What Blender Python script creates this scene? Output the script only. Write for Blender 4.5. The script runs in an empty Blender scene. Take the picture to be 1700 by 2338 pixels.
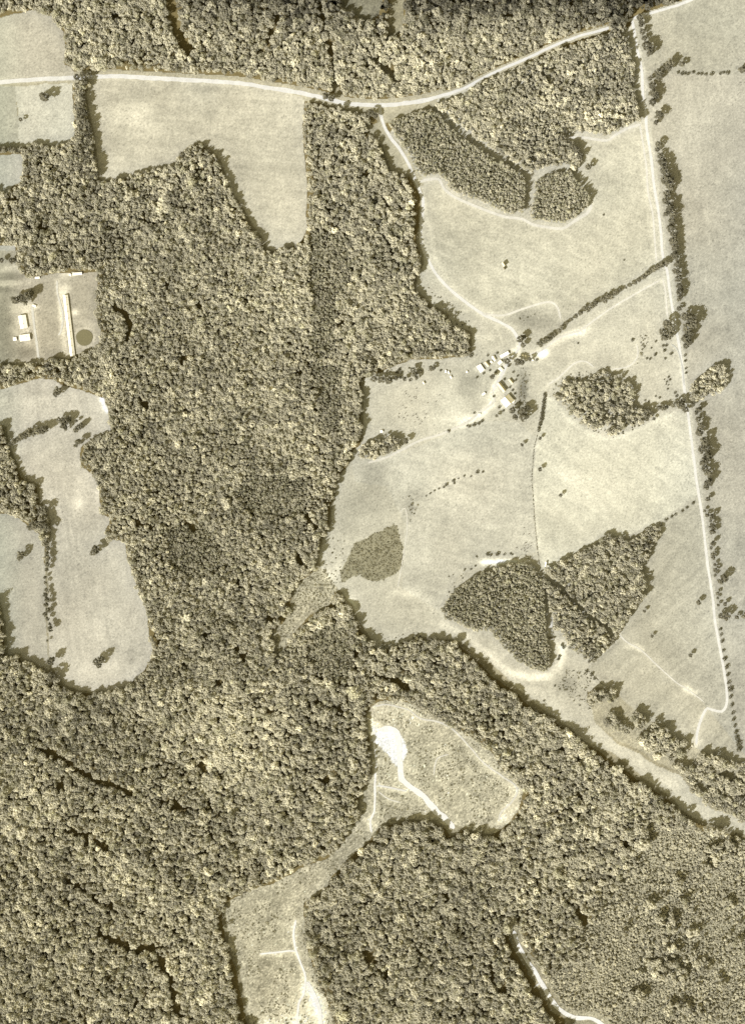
import bpy, bmesh, math, random
import numpy as np
from mathutils import Vector
random.seed(7)
RS = np.random.RandomState(11)

# ------------------------------------------------------------------ camera, sky, sun, exposure
scene = bpy.context.scene
CAM_H = 3500.0
cam_d = bpy.data.cameras.new('camera'); cam = bpy.data.objects.new('camera', cam_d)
scene.collection.objects.link(cam)
cam.location = (0, 0, CAM_H); cam.rotation_euler = (0, 0, 0)
cam_d.sensor_fit = 'VERTICAL'; cam_d.sensor_height = 24.0
cam_d.lens = 24.0 * CAM_H / 2338.0
cam_d.clip_start = 10.0; cam_d.clip_end = 40000.0
scene.camera = cam

SUN_EL = math.radians(36); SHX, SHY = 0.74, 0.67      # shadows fall towards the upper right
world = bpy.data.worlds.new('World'); scene.world = world; world.use_nodes = True
wn, wl = world.node_tree.nodes, world.node_tree.links
wn.clear()
sky = wn.new('ShaderNodeTexSky'); sky.sky_type = 'NISHITA'; sky.sun_disc = False
sky.sun_elevation = SUN_EL; sky.sun_rotation = math.atan2(-SHX, -SHY)
hs = wn.new('ShaderNodeHueSaturation'); hs.inputs['Saturation'].default_value = 0.12
mulc = wn.new('ShaderNodeMix'); mulc.data_type = 'RGBA'; mulc.blend_type = 'MULTIPLY'; mulc.inputs['Factor'].default_value = 1.0
mulc.inputs[7].default_value = (1.0, 0.85, 0.42, 1)
bg = wn.new('ShaderNodeBackground'); bg.inputs['Strength'].default_value = 0.10
wo = wn.new('ShaderNodeOutputWorld')
wl.new(sky.outputs[0], hs.inputs['Color']); wl.new(hs.outputs[0], mulc.inputs[6])
wl.new(mulc.outputs[2], bg.inputs['Color']); wl.new(bg.outputs[0], wo.inputs['Surface'])
sun_d = bpy.data.lights.new('sun', 'SUN'); sun = bpy.data.objects.new('sun', sun_d); scene.collection.objects.link(sun)
sun_d.energy = 3.4; sun_d.angle = math.radians(0.5); sun_d.color = (1.0, 0.965, 0.86)
n_ = math.hypot(SHX, SHY)
dirv = Vector((math.cos(SUN_EL)*SHX/n_, math.cos(SUN_EL)*SHY/n_, -math.sin(SUN_EL)))
sun.rotation_euler = dirv.to_track_quat('-Z', 'Y').to_euler()
sun.location = (-300, -300, 600)
vs = scene.view_settings
vs.view_transform = 'Standard'; vs.look = 'None'; vs.exposure = 1.85; vs.gamma = 1.0; vs.use_curve_mapping = False
scene.cycles.max_bounces = 6; scene.cycles.diffuse_bounces = 4; scene.cycles.transmission_bounces = 4
scene.cycles.use_denoising = False

# displayed brightness of a flat sunlit matt surface of albedo 1, per channel
GAIN = np.array([3.2, 3.0, 2.42])
def lin(c):
    c = np.asarray(c, float) / 255.0
    return np.where(c <= 0.04045, c/12.92, ((c+0.055)/1.055)**2.4)
def alb(c): return np.clip(lin(c) / GAIN, 0, 0.9)

# ------------------------------------------------------------------ helpers
COL = scene.collection
def P(x, y): return (x - 850.0, 1169.0 - y)
_tab = np.random.RandomState(5).rand(256, 256)
def vnoise(x, y, s, seed=0):
    x = np.asarray(x, float)/s + seed*17.31; y = np.asarray(y, float)/s + seed*9.77
    xi = np.floor(x).astype(int); yi = np.floor(y).astype(int)
    fx = x-xi; fy = y-yi; fx = fx*fx*(3-2*fx); fy = fy*fy*(3-2*fy)
    g = lambda a, b: _tab[a & 255, b & 255]
    return (g(xi, yi)*(1-fx)+g(xi+1, yi)*fx)*(1-fy) + (g(xi, yi+1)*(1-fx)+g(xi+1, yi+1)*fx)*fy
def fbm(x, y, s, seed=0, n=4):
    t = 0; a = 1; w = 0
    for k in range(n):
        t = t + a*vnoise(x, y, s/2**k, seed+k*3); w += a; a *= 0.55
    return t/w - 0.5            # about -0.5..0.5
def zt(X, Y):                   # gentle relief of the land
    return 9*(fbm(X+5000, Y+5000, 420, 40, 2))
def zs(X, Y): return float(zt(np.array([X]), np.array([Y]))[0])
def inpoly(px, py, poly):
    poly = np.asarray(poly, float)
    res = np.zeros(px.shape, bool)
    m = (px >= poly[:,0].min()) & (px <= poly[:,0].max()) & (py >= poly[:,1].min()) & (py <= poly[:,1].max())
    if not m.any(): return res
    x = px[m]; y = py[m]; c = np.zeros(x.shape, bool)
    n = len(poly); j = n-1
    for i in range(n):
        xi, yi = poly[i]; xj, yj = poly[j]
        if yi != yj:
            c ^= ((yi > y) != (yj > y)) & (x < (xj-xi)*(y-yi)/(yj-yi)+xi)
        j = i
    res[m] = c
    return res
def dline(px, py, line, maxd=40):
    line = np.asarray(line, float)
    d = np.full(px.shape, 1e6)
    m = (px > line[:,0].min()-maxd) & (px < line[:,0].max()+maxd) & (py > line[:,1].min()-maxd) & (py < line[:,1].max()+maxd)
    x = px[m]; y = py[m]; dd = np.full(x.shape, 1e6)
    for (ax, ay), (bx, by) in zip(line[:-1], line[1:]):
        vx, vy = bx-ax, by-ay; L = vx*vx+vy*vy+1e-9
        t = np.clip(((x-ax)*vx+(y-ay)*vy)/L, 0, 1)
        dd = np.minimum(dd, np.hypot(x-ax-t*vx, y-ay-t*vy))
    d[m] = dd
    return d
def smooth(line, step=5.0):
    p = [np.array(q, float) for q in line]
    p = [2*p[0]-p[1]] + p + [2*p[-1]-p[-2]]
    out = []
    for i in range(1, len(p)-2):
        a, b, c, d = p[i-1:i+3]; n = max(1, int(np.linalg.norm(c-b)/step))
        for k in range(n):
            t = k/n
            out.append(0.5*((2*b)+(c-a)*t+(2*a-5*b+4*c-d)*t*t+(3*b-a-3*c+d)*t**3))
    out.append(p[-2])
    return out
def tag(o, label=None, cat=None, group=None, kind=None):
    if label: o['label'] = label
    if cat: o['category'] = cat
    if group: o['group'] = group
    if kind: o['kind'] = kind
    return o
def mesh_obj(name, verts, faces, mat, parent=None, smooth_=False):
    me = bpy.data.meshes.new(name); me.from_pydata([tuple(v) for v in verts], [], faces); me.update()
    if mat: me.materials.append(mat)
    o = bpy.data.objects.new(name, me); COL.objects.link(o)
    if parent: o.parent = parent
    if smooth_:
        for p in me.polygons: p.use_smooth = True
    return o
def empty(name, loc, rz=0):
    o = bpy.data.objects.new(name, None); COL.objects.link(o); o.location = loc; o.rotation_euler = (0, 0, rz)
    o.empty_display_size = 1
    return o

# ------------------------------------------------------------------ materials
def new_mat(name):
    m = bpy.data.materials.new(name); m.use_nodes = True; m.node_tree.nodes.clear()
    nt = m.node_tree; out = nt.nodes.new('ShaderNodeOutputMaterial'); d = nt.nodes.new('ShaderNodeBsdfDiffuse')
    d.inputs['Roughness'].default_value = 0.6
    nt.links.new(d.outputs[0], out.inputs[0])
    return m, nt, d
def nmath(nt, op, a, b=None):
    n = nt.nodes.new('ShaderNodeMath'); n.operation = op
    for i, v in enumerate((a, b)):
        if v is None: continue
        if isinstance(v, (int, float)): n.inputs[i].default_value = v
        else: nt.links.new(v, n.inputs[i])
    return n.outputs[0]
def nnoise(nt, scale, detail=3, rough=0.6, obj=True):
    tc = nt.nodes.new('ShaderNodeTexCoord'); n = nt.nodes.new('ShaderNodeTexNoise')
    n.inputs['Scale'].default_value = scale; n.inputs['Detail'].default_value = detail; n.inputs['Roughness'].default_value = rough
    nt.links.new(tc.outputs['Object'], n.inputs['Vector'])
    return n.outputs[0]
def ground_mat(name, grain=0.45, mottle=0.25, base=None):
    m, nt, d = new_mat(name)
    if base is None:
        a = nt.nodes.new('ShaderNodeAttribute'); a.attribute_name = 'soil'; col = a.outputs['Color']
    else:
        a = nt.nodes.new('ShaderNodeRGB'); a.outputs[0].default_value = tuple(base)+(1,); col = a.outputs[0]
    f = nmath(nt, 'MULTIPLY', nmath(nt, 'SUBTRACT', nnoise(nt, 0.24, 4, 0.75), 0.5), grain*2)
    g = nmath(nt, 'MULTIPLY', nmath(nt, 'SUBTRACT', nnoise(nt, 0.045, 5, 0.7), 0.5), mottle*2)
    s = nmath(nt, 'ADD', nmath(nt, 'ADD', f, g), 1.0)
    mx = nt.nodes.new('ShaderNodeVectorMath'); mx.operation = 'SCALE'
    nt.links.new(col, mx.inputs[0]); nt.links.new(s, mx.inputs['Scale'])
    nt.links.new(mx.outputs[0], d.inputs['Color'])
    return m
M_field = ground_mat('short grass and soil', 0.6, 0.3)
M_rough = ground_mat('rough brush ground', 0.9, 0.5)
M_floor = ground_mat('leaf litter', 0.5, 0.4, (0.10, 0.084, 0.045))
M_road = ground_mat('pale dirt road', 0.22, 0.2, tuple(alb((253, 249, 236))))
M_track = ground_mat('worn dirt track', 0.3, 0.3, tuple(alb((247, 241, 222))))
M_sand = ground_mat('bleached sand', 0.25, 0.25, tuple(alb((272, 268, 256))))
M_trackg = ground_mat('grey dirt track', 0.3, 0.3, tuple(alb((222, 220, 206))))
M_water = None
def foliage_mat(name, rgb):
    m, nt, d = new_mat(name)
    oi = nt.nodes.new('ShaderNodeObjectInfo')
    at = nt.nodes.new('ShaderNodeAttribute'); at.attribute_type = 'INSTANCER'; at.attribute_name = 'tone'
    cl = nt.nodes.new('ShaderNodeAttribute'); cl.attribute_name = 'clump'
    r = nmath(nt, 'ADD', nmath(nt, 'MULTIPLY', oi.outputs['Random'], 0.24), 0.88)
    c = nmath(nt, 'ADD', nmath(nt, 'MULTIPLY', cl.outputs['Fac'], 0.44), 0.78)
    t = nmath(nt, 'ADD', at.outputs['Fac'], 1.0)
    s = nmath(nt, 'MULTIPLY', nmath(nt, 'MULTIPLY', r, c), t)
    base = nt.nodes.new('ShaderNodeMix'); base.data_type = 'RGBA'; base.blend_type = 'MULTIPLY'; base.inputs['Factor'].default_value = 1
    base.inputs[6].default_value = tuple(rgb)+(1,); nt.links.new(oi.outputs['Color'], base.inputs[7])
    mx = nt.nodes.new('ShaderNodeVectorMath'); mx.operation = 'SCALE'
    nt.links.new(base.outputs[2], mx.inputs[0]); nt.links.new(s, mx.inputs['Scale'])
    nt.links.new(mx.outputs[0], d.inputs['Color'])
    tr = nt.nodes.new('ShaderNodeBsdfTranslucent'); nt.links.new(mx.outputs[0], tr.inputs['Color'])
    ms = nt.nodes.new('ShaderNodeMixShader'); ms.inputs[0].default_value = 0.46
    nt.links.new(d.outputs[0], ms.inputs[1]); nt.links.new(tr.outputs[0], ms.inputs[2])
    out = [q for q in nt.nodes if q.type == 'OUTPUT_MATERIAL'][0]; nt.links.new(ms.outputs[0], out.inputs[0])
    return m
M_leaf = foliage_mat('summer leaves', (0.368, 0.358, 0.308))
M_pine = foliage_mat('pine needles', (0.295, 0.29, 0.235))
M_bush = foliage_mat('bush leaves', (0.13, 0.124, 0.092))
def flat_mat(name, rgb, var=0.15, scale=0.5):
    m, nt, d = new_mat(name)
    s = nmath(nt, 'ADD', nmath(nt, 'MULTIPLY', nmath(nt, 'SUBTRACT', nnoise(nt, scale, 4, 0.7), 0.5), var*2), 1.0)
    a = nt.nodes.new('ShaderNodeRGB'); a.outputs[0].default_value = tuple(rgb)+(1,)
    mx = nt.nodes.new('ShaderNodeVectorMath'); mx.operation = 'SCALE'
    nt.links.new(a.outputs[0], mx.inputs[0]); nt.links.new(s, mx.inputs['Scale'])
    nt.links.new(mx.outputs[0], d.inputs['Color'])
    return m
M_bark = flat_mat('bark', (0.09, 0.075, 0.05), 0.3, 2)
M_tin = flat_mat('bright tin roofing', (0.6, 0.59, 0.57), 0.08, 0.6)
M_tin2 = flat_mat('weathered tin roofing', (0.36, 0.34, 0.28), 0.25, 0.8)
M_darkroof = flat_mat('dark shingle roofing', (0.10, 0.09, 0.065), 0.2, 0.8)
M_wood = flat_mat('grey boards', (0.22, 0.2, 0.15), 0.25, 2)
M_white = flat_mat('white paint', (0.55, 0.54, 0.52), 0.08, 1)
M_dark = flat_mat('dark opening', (0.03, 0.027, 0.02), 0.1, 1)
M_cow = flat_mat('dark hide', (0.045, 0.035, 0.02), 0.2, 3)
M_pond = flat_mat('green pond water', (0.1, 0.094, 0.062), 0.3, 0.25)
M_wire = flat_mat('rusty wire', (0.12, 0.1, 0.07), 0.2, 2)

# ------------------------------------------------------------------ layout traced in metres (1 m = one photograph pixel)
E = 1762; W = -62; T = -62; B = 2400
F_nw = [(W,T),(W,45),(4,40),(40,30),(80,22),(100,30),(120,38),(130,55),(146,69),(150,105),(148,146),(158,152),(171,164),(171,184),(W,192)]
F_sw0 = [(W,198),(35,196),(45,335),(W,335)]
F_sw = [(35,197),(90,192),(165,190),(168,230),(172,300),(165,320),(130,332),(110,330),(45,336),(40,250)]
F_w3 = [(W,352),(52,352),(58,380),(50,415),(30,425),(20,440),(W,440)]
F_w4 = [(W,562),(36,560),(36,572),(W,575)]
F_big = [(213,178),(280,178),(400,186),(500,190),(560,195),(600,202),(660,212),(690,221),(695,232),(692,300),(695,350),(700,400),(702,440),(700,480),(702,520),(690,548),(670,562),(650,567),(625,572),(612,567),(598,538),(570,503),(560,480),(540,452),(530,432),(515,402),(510,380),(500,360),(480,340),(470,327),(450,325),(430,335),(410,350),(402,375),(385,380),(345,385),(300,402),(270,408),(235,412),(228,405),(222,350),(214,290),(204,250),(198,215)]
F_top = [(770,T),(870,T),(872,0),(865,35),(840,52),(820,42),(800,25),(780,15)]
F_top2 = [(905,T),(925,T),(918,60),(905,85),(885,95),(888,60)]
F_tri = [(834,284),(850,285),(862,278),(876,275),(888,306),(905,325),(917,335),(936,357),(950,393),(965,404),(968,425),(954,422),(943,398),(915,395),(890,388),(885,365),(872,330),(850,305)]
F_verge = [(862,248),(900,244),(960,236),(990,230),(987,248),(961,252),(914,268),(880,278),(868,276),(864,262),(800,256),(800,246)]
F_yard = [(W,572),(36,572),(47,619),(69,634),(135,623),(226,619),(222,659),(222,732),(233,746),(226,783),(204,801),(167,812),(160,819),(120,812),(91,830),(33,830),(W,832)]
F_w1 = [(91,863),(120,867),(146,881),(182,888),(222,903),(240,910),(251,950),(255,983),(218,998),(189,1016),(182,1034),(189,1067),(215,1085),(229,1118),(229,1136),(233,1173),(255,1184),(240,1213),(255,1231),(287,1238),(291,1275),(306,1318),(320,1355),(335,1391),(340,1446),(349,1482),(342,1515),(317,1544),(291,1569),(247,1577),(218,1580),(182,1577),(153,1566),(135,1548),(122,1530),(113,1493),(111,1446),(110,1304),(112,1240),(118,1220),(118,1195),(109,1162),(91,1136),(95,1150),(91,1107),(55,1085),(47,1067),(22,1019),(15,976),(8,970),(W,968),(W,890),(10,888),(33,880)]
F_w2 = [(W,1180),(11,1173),(29,1173),(58,1195),(91,1220),(102,1246),(104,1304),(105,1391),(107,1464),(116,1533),(80,1511),(55,1504),(47,1493),(18,1493),(15,1446),(7,1391),(0,1373),(W,1373)]
F_scr = [(690,1325),(715,1305),(739,1300),(768,1342),(760,1372),(735,1395),(712,1398),(690,1425),(668,1446),(655,1475),(640,1500),(622,1490),(632,1462),(618,1440),(645,1425),(668,1395),(672,1350)]
OPEN_E = [(943,398),(954,422),(965,437),(965,458),(961,509),(957,546),(965,571),(968,605),(950,634),(950,663),(968,677),(987,695),(1023,717),(1030,743),(1074,757),(1078,783),(1074,812),(1012,819),(936,821),(896,837),(852,856),(830,863),(830,888),(830,914),(830,950),(827,987),(830,1005),(808,1027),(797,1059),(776,1085),(768,1118),(761,1147),(757,1191),(739,1231),(732,1256),(728,1282),(739,1318),(750,1333),(768,1340),(783,1355),(805,1384),(819,1417),(841,1449),(852,1460),(850,1475),(870,1482),(892,1478),(932,1460),(968,1453),(1016,1460),(1041,1460),(1067,1478),(1096,1497),(1125,1518),(1147,1537),(1173,1566),(1202,1588),(1238,1617),(1275,1642),(1304,1664),(1333,1693),(1387,1712),(1422,1735),(1453,1764),(1500,1800),(1535,1822),(1550,1845),(1585,1868),(1619,1880),(1642,1885),(1673,1900),(E,1915),(E,1878),(1690,1872),(1665,1855),(1623,1845),(1604,1828),(1572,1800),(1552,1770),(1526,1760),(1488,1742),(1449,1715),(1410,1700),(1377,1668),(1355,1646),(1351,1620),(1345,1602),(1340,1580),(1355,1570),(1384,1569),(1406,1577),(1427,1602),(1449,1624),(1478,1646),(1518,1653),(1529,1675),(1551,1689),(1566,1700),(1604,1715),(1642,1731),(1681,1743),(E,1745),(E,T),(1580,T),(1560,5),(1500,28),(1450,45),(1440,60),(1400,70),(1000,222),(987,250),(961,255),(914,271),(888,306),(917,335),(936,357),(950,393)]
WA = [(877,282),(914,271),(961,255),(987,251),(1008,269),(1041,298),(1078,327),(1114,349),(1150,371),(1165,378),(1200,409),(1204,429),(1198,477),(1191,487),(1155,490),(1118,469),(1059,447),(1028,433),(1016,411),(1001,404),(965,404),(950,393),(936,357),(917,335),(888,306)]
WB = [(1000,222),(1050,204),(1100,184),(1200,140),(1300,97),(1390,68),(1436,46),(1441,60),(1445,98),(1455,164),(1459,218),(1464,262),(1463,272),(1440,283),(1410,300),(1400,310),(1360,308),(1330,300),(1300,303),(1290,312),(1303,325),(1312,345),(1326,371),(1310,392),(1296,380),(1282,380),(1245,390),(1209,395),(1187,384),(1165,365),(1129,344),(1100,324),(1063,298),(1027,269),(996,247),(988,228)]
WC = [(1220,418),(1253,395),(1296,386),(1315,418),(1336,437),(1347,455),(1336,477),(1304,500),(1282,510),(1245,506),(1214,502),(1209,486),(1216,450)]
WH = [(1264,890),(1289,870),(1304,872),(1330,876),(1351,863),(1362,845),(1384,845),(1402,859),(1417,863),(1427,863),(1438,866),(1442,899),(1438,925),(1464,943),(1480,943),(1484,957),(1457,968),(1427,976),(1398,992),(1369,983),(1333,972),(1304,943),(1282,925),(1264,907)]
WI = [(1565,888),(1575,874),(1591,863),(1610,850),(1630,841),(1653,837),(1664,855),(1655,878),(1628,899),(1602,910),(1573,912)]
WE = [(1008,1391),(1034,1351),(1070,1322),(1107,1302),(1147,1293),(1155,1286),(1202,1286),(1224,1304),(1234,1326),(1240,1369),(1244,1420),(1247,1449),(1256,1468),(1256,1511),(1248,1529),(1227,1531),(1191,1515),(1155,1493),(1129,1472),(1096,1449),(1052,1424),(1016,1409)]
WF = [(1246,1304),(1289,1278),(1333,1256),(1362,1242),(1369,1227),(1391,1220),(1413,1228),(1438,1235),(1464,1215),(1486,1206),(1507,1200),(1497,1227),(1478,1264),(1460,1296),(1464,1318),(1471,1326),(1467,1355),(1442,1384),(1427,1420),(1413,1449),(1398,1467),(1369,1493),(1347,1515),(1329,1500),(1296,1480),(1286,1440),(1262,1440),(1258,1400),(1249,1370),(1240,1333)]
WD = [(1355,1577),(1384,1569),(1406,1577),(1427,1602),(1449,1624),(1478,1646),(1518,1653),(1529,1675),(1551,1689),(1566,1700),(1604,1715),(1642,1731),(1681,1743),(E,1745),(E,1862),(1690,1862),(1665,1850),(1632,1840),(1610,1820),(1580,1790),(1555,1760),(1526,1752),(1488,1734),(1449,1707),(1410,1692),(1377,1664),(1355,1646),(1351,1620)]
WJ = [(820,1028),(835,1012),(860,1005),(880,995),(900,1000),(918,1010),(908,1028),(880,1042),(850,1050),(820,1045)]
C_s = [(840,1629),(855,1606),(876,1598),(914,1601),(948,1610),(990,1630),(1031,1652),(1060,1675),(1093,1693),(1120,1715),(1144,1753),(1175,1780),(1196,1804),(1186,1845),(1155,1885),(1124,1905),(1093,1900),(1042,1884),(1015,1884),(995,1872),(945,1870),(887,1880),(860,1893),(844,1920),(809,1948),(786,1971),(755,2002),(748,2021),(732,2040),(697,2056),(693,2087),(701,2125),(701,2164),(717,2214),(732,2253),(751,2300),(763,2338),(775,B),(575,B),(570,2338),(556,2261),(545,2203),(523,2156),(515,2087),(523,2056),(577,2029),(624,2017),(659,1998),(690,1980),(748,1959),(779,1928),(794,1901),(821,1866),(821,1832),(833,1801),(852,1770),(848,1719),(850,1682),(832,1660)]
SAND = [(848,1690),(858,1672),(872,1666),(888,1668),(905,1672),(916,1680),(924,1697),(929,1712),(924,1728),(915,1742),(904,1750),(894,1740),(884,1722),(868,1706)]
SCRUB_SE = [(1472,1874),(1500,1880),(1560,1890),(1620,1900),(E,1925),(E,B),(1290,B),(1294,2319),(1270,2280),(1248,2242),(1267,2207),(1302,2184),(1317,2145),(1348,2102),(1371,2067),(1399,2033),(1429,1990),(1449,1951),(1468,1917)]
S1 = [(812,1235),(850,1223),(884,1203),(899,1197),(912,1213),(912,1231),(921,1252),(921,1277),(914,1298),(884,1321),(867,1328),(833,1320),(824,1311),(802,1320),(782,1328),(778,1303),(790,1269)]
CLUMPS_SE = [(1450,2270,16),(1480,2060,12),(1420,2130,10),(1550,2060,12),(1660,2060,12),(1640,2240,14),(1680,2150,10),(1530,2300,16),(1590,2310,12),(1516,2105,26),(1500,2150,22),(1530,2180,24),(1545,2220,18),(1620,1950,22),(1655,1940,20),(1600,1985,14),(1540,2010,10),(1575,2130,12),(1500,2210,20),(1470,2180,14),(1560,2290,14),(1600,2200,16)]
PLANT = [ # smooth, low, even-aged stands: polygon, tone
 ([(706,560),(800,575),(806,640),(770,680),(768,820),(716,820),(712,680),(704,620)], -0.18),
 ([(706,830),(783,832),(785,900),(768,985),(735,990),(722,900)], -0.22),
 ([(710,525),(800,540),(800,575),(706,560)], -0.15),
 ([(572,1085),(640,1080),(703,1095),(700,1175),(620,1180),(560,1165),(540,1120)], -0.15),
 ([(380,1210),(470,1190),(520,1290),(450,1330),(390,1290)], -0.14),
 ([(714,1440),(760,1420),(800,1440),(812,1500),(800,1550),(730,1550),(700,1500)], -0.06),
 ([(1020,1500),(1090,1600),(1050,1540)], 0.0)]
GAPS = [ # ravines and rides where the canopy opens: line, width
 ([(392,T),(392,10),(407,73),(430,125)],22),([(641,30),(623,76),(597,125)],9),([(728,10),(746,73),(758,138),(764,185)],9),
 ([(848,133),(868,150),(888,164),(905,185)],8),([(560,50),(520,90)],8),
 ([(84,1707),(127,1718),(164,1740),(193,1766),(226,1780),(262,1791),(298,1806)],11),([(146,1773),(137,1806)],10),
 ([(160,1900),(211,1900),(233,1922),(240,1937)],9),([(400,1828),(412,1843),(430,1842)],13),([(458,1745),(466,1757)],12),
 ([(156,2006),(218,2046),(269,2075)],8),([(226,2126),(262,2144),(302,2162),(349,2162),(375,2202),(389,2228),(397,2268),(411,2311)],13),
 ([(499,2093),(520,2151),(535,2217),(545,2268),(552,2330)],12),
 ([(262,702),(285,715),(300,745),(292,775)],14),([(412,819),(424,820)],10),([(322,915),(333,925)],12),
 ([(863,1537),(895,1550),(932,1569)],9),([(606,1415),(652,1412)],7),([(672,1345),(655,1384)],6),([(680,1275),(694,1290)],14),
 ([(812,1482),(815,1551)],6),([(768,1562),(800,1565),(790,1600)],8),
 ([(1282,1351),(1333,1395),(1355,1413),(1398,1446)],8),([(1240,1315),(1260,1328),(1282,1342)],7),
 ([(1120,2199),(1124,2242)],9),([(1140,2255),(1160,2270)],9),([(1322,2085),(1335,2110)],16),([(1420,1922),(1436,1932)],14),
 ([(1000,1995),(1010,2010)],8),([(870,1985),(866,2000)],10),([(835,2175),(850,2195)],12),
 ([(310,1385),(345,1440),(370,1480)],8),([(700,1180),(722,1205)],8),([(300,1180),(330,1200)],8),
 ([(430,1190),(445,1210)],8),([(540,1480),(556,1505)],10),([(190,590),(200,570)],6),([(70,520),(110,525)],7)]

R_main = [(-70,190),(0,187),(90,180),(170,177),(260,174),(330,177),(400,181),(500,186),(560,191),(600,198),(660,207),(720,219),(760,229),(800,237),(860,240),(900,238),(960,230),(1010,217),(1060,200),(1100,178),(1150,155),(1200,134),(1260,106),(1320,83),(1380,66),(1440,44),(1460,36),(1500,25),(1560,6),(1640,-30)]
R_lane = [(867,242),(869,262),(878,290),(892,315),(912,340),(930,370),(943,400),(955,430),(965,460),(961,509),(960,546),(968,572),(980,600),(1000,632),(1032,665),(1065,692),(1100,716),(1125,728),(1150,740),(1168,752),(1180,770),(1186,785),(1178,805),(1160,826),(1148,850),(1136,872),(1124,895)]
R_e1 = [(1442,44),(1451,98),(1464,164),(1467,218),(1474,262),(1475,291),(1486,364),(1491,418),(1500,473),(1507,528),(1511,582),(1522,623),(1529,677),(1540,739),(1548,786),(1555,830),(1562,896),(1569,943),(1577,1005),(1584,1059),(1589,1100),(1602,1184),(1613,1282),(1624,1355),(1631,1420),(1639,1464),(1649,1518),(1657,1573),(1657,1606),(1646,1624),(1624,1620),(1613,1617),(1602,1635),(1591,1668),(1588,1700)]
R_e2 = [(1460,284),(1467,327),(1475,382),(1478,437),(1489,491),(1493,546),(1497,596)]
R_e2b = [(1511,634),(1518,670),(1522,725)]
T1 = [(954,416),(975,410),(1001,409),(1014,431),(1041,451),(1096,475),(1150,494),(1191,500),(1216,513),(1245,518),(1282,522),(1304,509),(1326,495),(1342,484),(1350,468)]
T2 = [(1294,313),(1336,314),(1384,320),(1402,309),(1427,295),(1462,283)]
T3 = [(1100,716),(1145,720),(1190,706),(1235,692),(1258,690),(1272,702),(1279,728)]
T4 = [(1200,812),(1235,800),(1262,780),(1290,764),(1322,755),(1350,735),(1400,700),(1460,665),(1505,640)]
T5 = [(1250,878),(1275,862),(1310,830),(1335,825),(1355,838)]
T6 = [(1395,843),(1430,838),(1450,822),(1455,805),(1452,785)]
T7 = [(1413,1449),(1430,1466),(1462,1484),(1500,1520),(1545,1560),(1560,1568),(1590,1590),(1605,1602)]
T8 = [(1124,895),(1128,915),(1112,930),(1090,945),(1072,960),(1050,972),(1010,990),(960,1005),(915,1028),(880,1045),(840,1056)]
T9 = [(867,1665),(905,1672),(914,1762),(922,1785),(964,1816),(995,1851),(1018,1870),(1036,1892)]
T10 = [(856,1660),(854,1700),(858,1735),(856,1777),(855,1835),(853,1855),(845,1874),(848,1900)]
T11 = [(860,1793),(885,1797),(914,1803),(928,1806)]
T12 = [(862,1806),(887,1824),(914,1832)]
T13 = [(855,1612),(880,1608),(910,1614),(935,1622),(958,1640),(1000,1648),(1034,1666),(1074,1708),(1105,1743),(1147,1773),(1180,1800),(1168,1830),(1143,1855),(1138,1875)]
T14 = [(675,2100),(670,2133),(674,2164),(679,2180),(686,2199),(697,2230),(693,2269),(682,2292),(678,2338),(676,2380)]
T15 = [(674,2172),(660,2171),(635,2174),(593,2178)]
T16 = [(701,2242),(717,2273),(728,2303),(732,2338),(734,2380)]
T17 = [(1172,2125),(1182,2156),(1197,2184),(1217,2214),(1234,2242),(1252,2273),(1275,2303),(1310,2323),(1348,2325),(1371,2338),(1400,2370)]
T18 = [(1234,2242),(1217,2256)]
T19 = [(73,696),(78,739),(82,768),(87,805),(92,832)]
T20 = [(131,640),(131,665),(137,690),(144,720),(140,755),(133,765)]
T21 = [(1023,1722),(999,1731),(992,1750),(990,1770)]
T22 = [(912,1170),(925,1160),(930,1200),(925,1240),(915,1300),(908,1340)]
T23 = [(1257,1410),(1258,1440),(1262,1462)]
T24 = [(1530,785),(1545,800),(1556,840),(1560,880)]
T25 = [(1246,880),(1252,905)]
TRACKS = [ # name, line, width, material, label-ish, ragged
 ('road',R_main,9.5,M_road,.5),('lane',R_lane,6.8,M_road,.5),('road',R_e1,6.0,M_road,.45),('track',R_e2,4.0,M_track,.4),('track',R_e2b,4.0,M_track,.4),
 ('track',T1,6.5,M_track,.4),('track',T2,6,M_track,.4),('track',T3,5,M_track,.4),('track',T4,4.0,M_track,.4),('track',T5,3.5,M_track,.4),('track',T6,3,M_track,.4),
 ('track',T7,3.5,M_track,.45),('track',T8,5,M_track,.4),('track',T9,13,M_sand,.8),('track',T10,4.5,M_sand,.7),('track',T11,4,M_road,.4),('track',T12,3,M_track,.4),
 ('track',T13,3.6,M_track,.9),('track',T14,5,M_sand,.4),('track',T15,4,M_sand,.4),('track',T16,9,M_sand,.4),('track',T17,9,M_sand,.6),('track',T18,4,M_road,.5),
 ('driveway',T19,5.5,M_track,.5),('driveway',T20,4.5,M_track,.5),('track',T21,3,M_track,.4),('track',T22,2,M_track,.35),('track',T23,5,M_road,.4),('track',T24,2.5,M_trackg,.4)]

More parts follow.
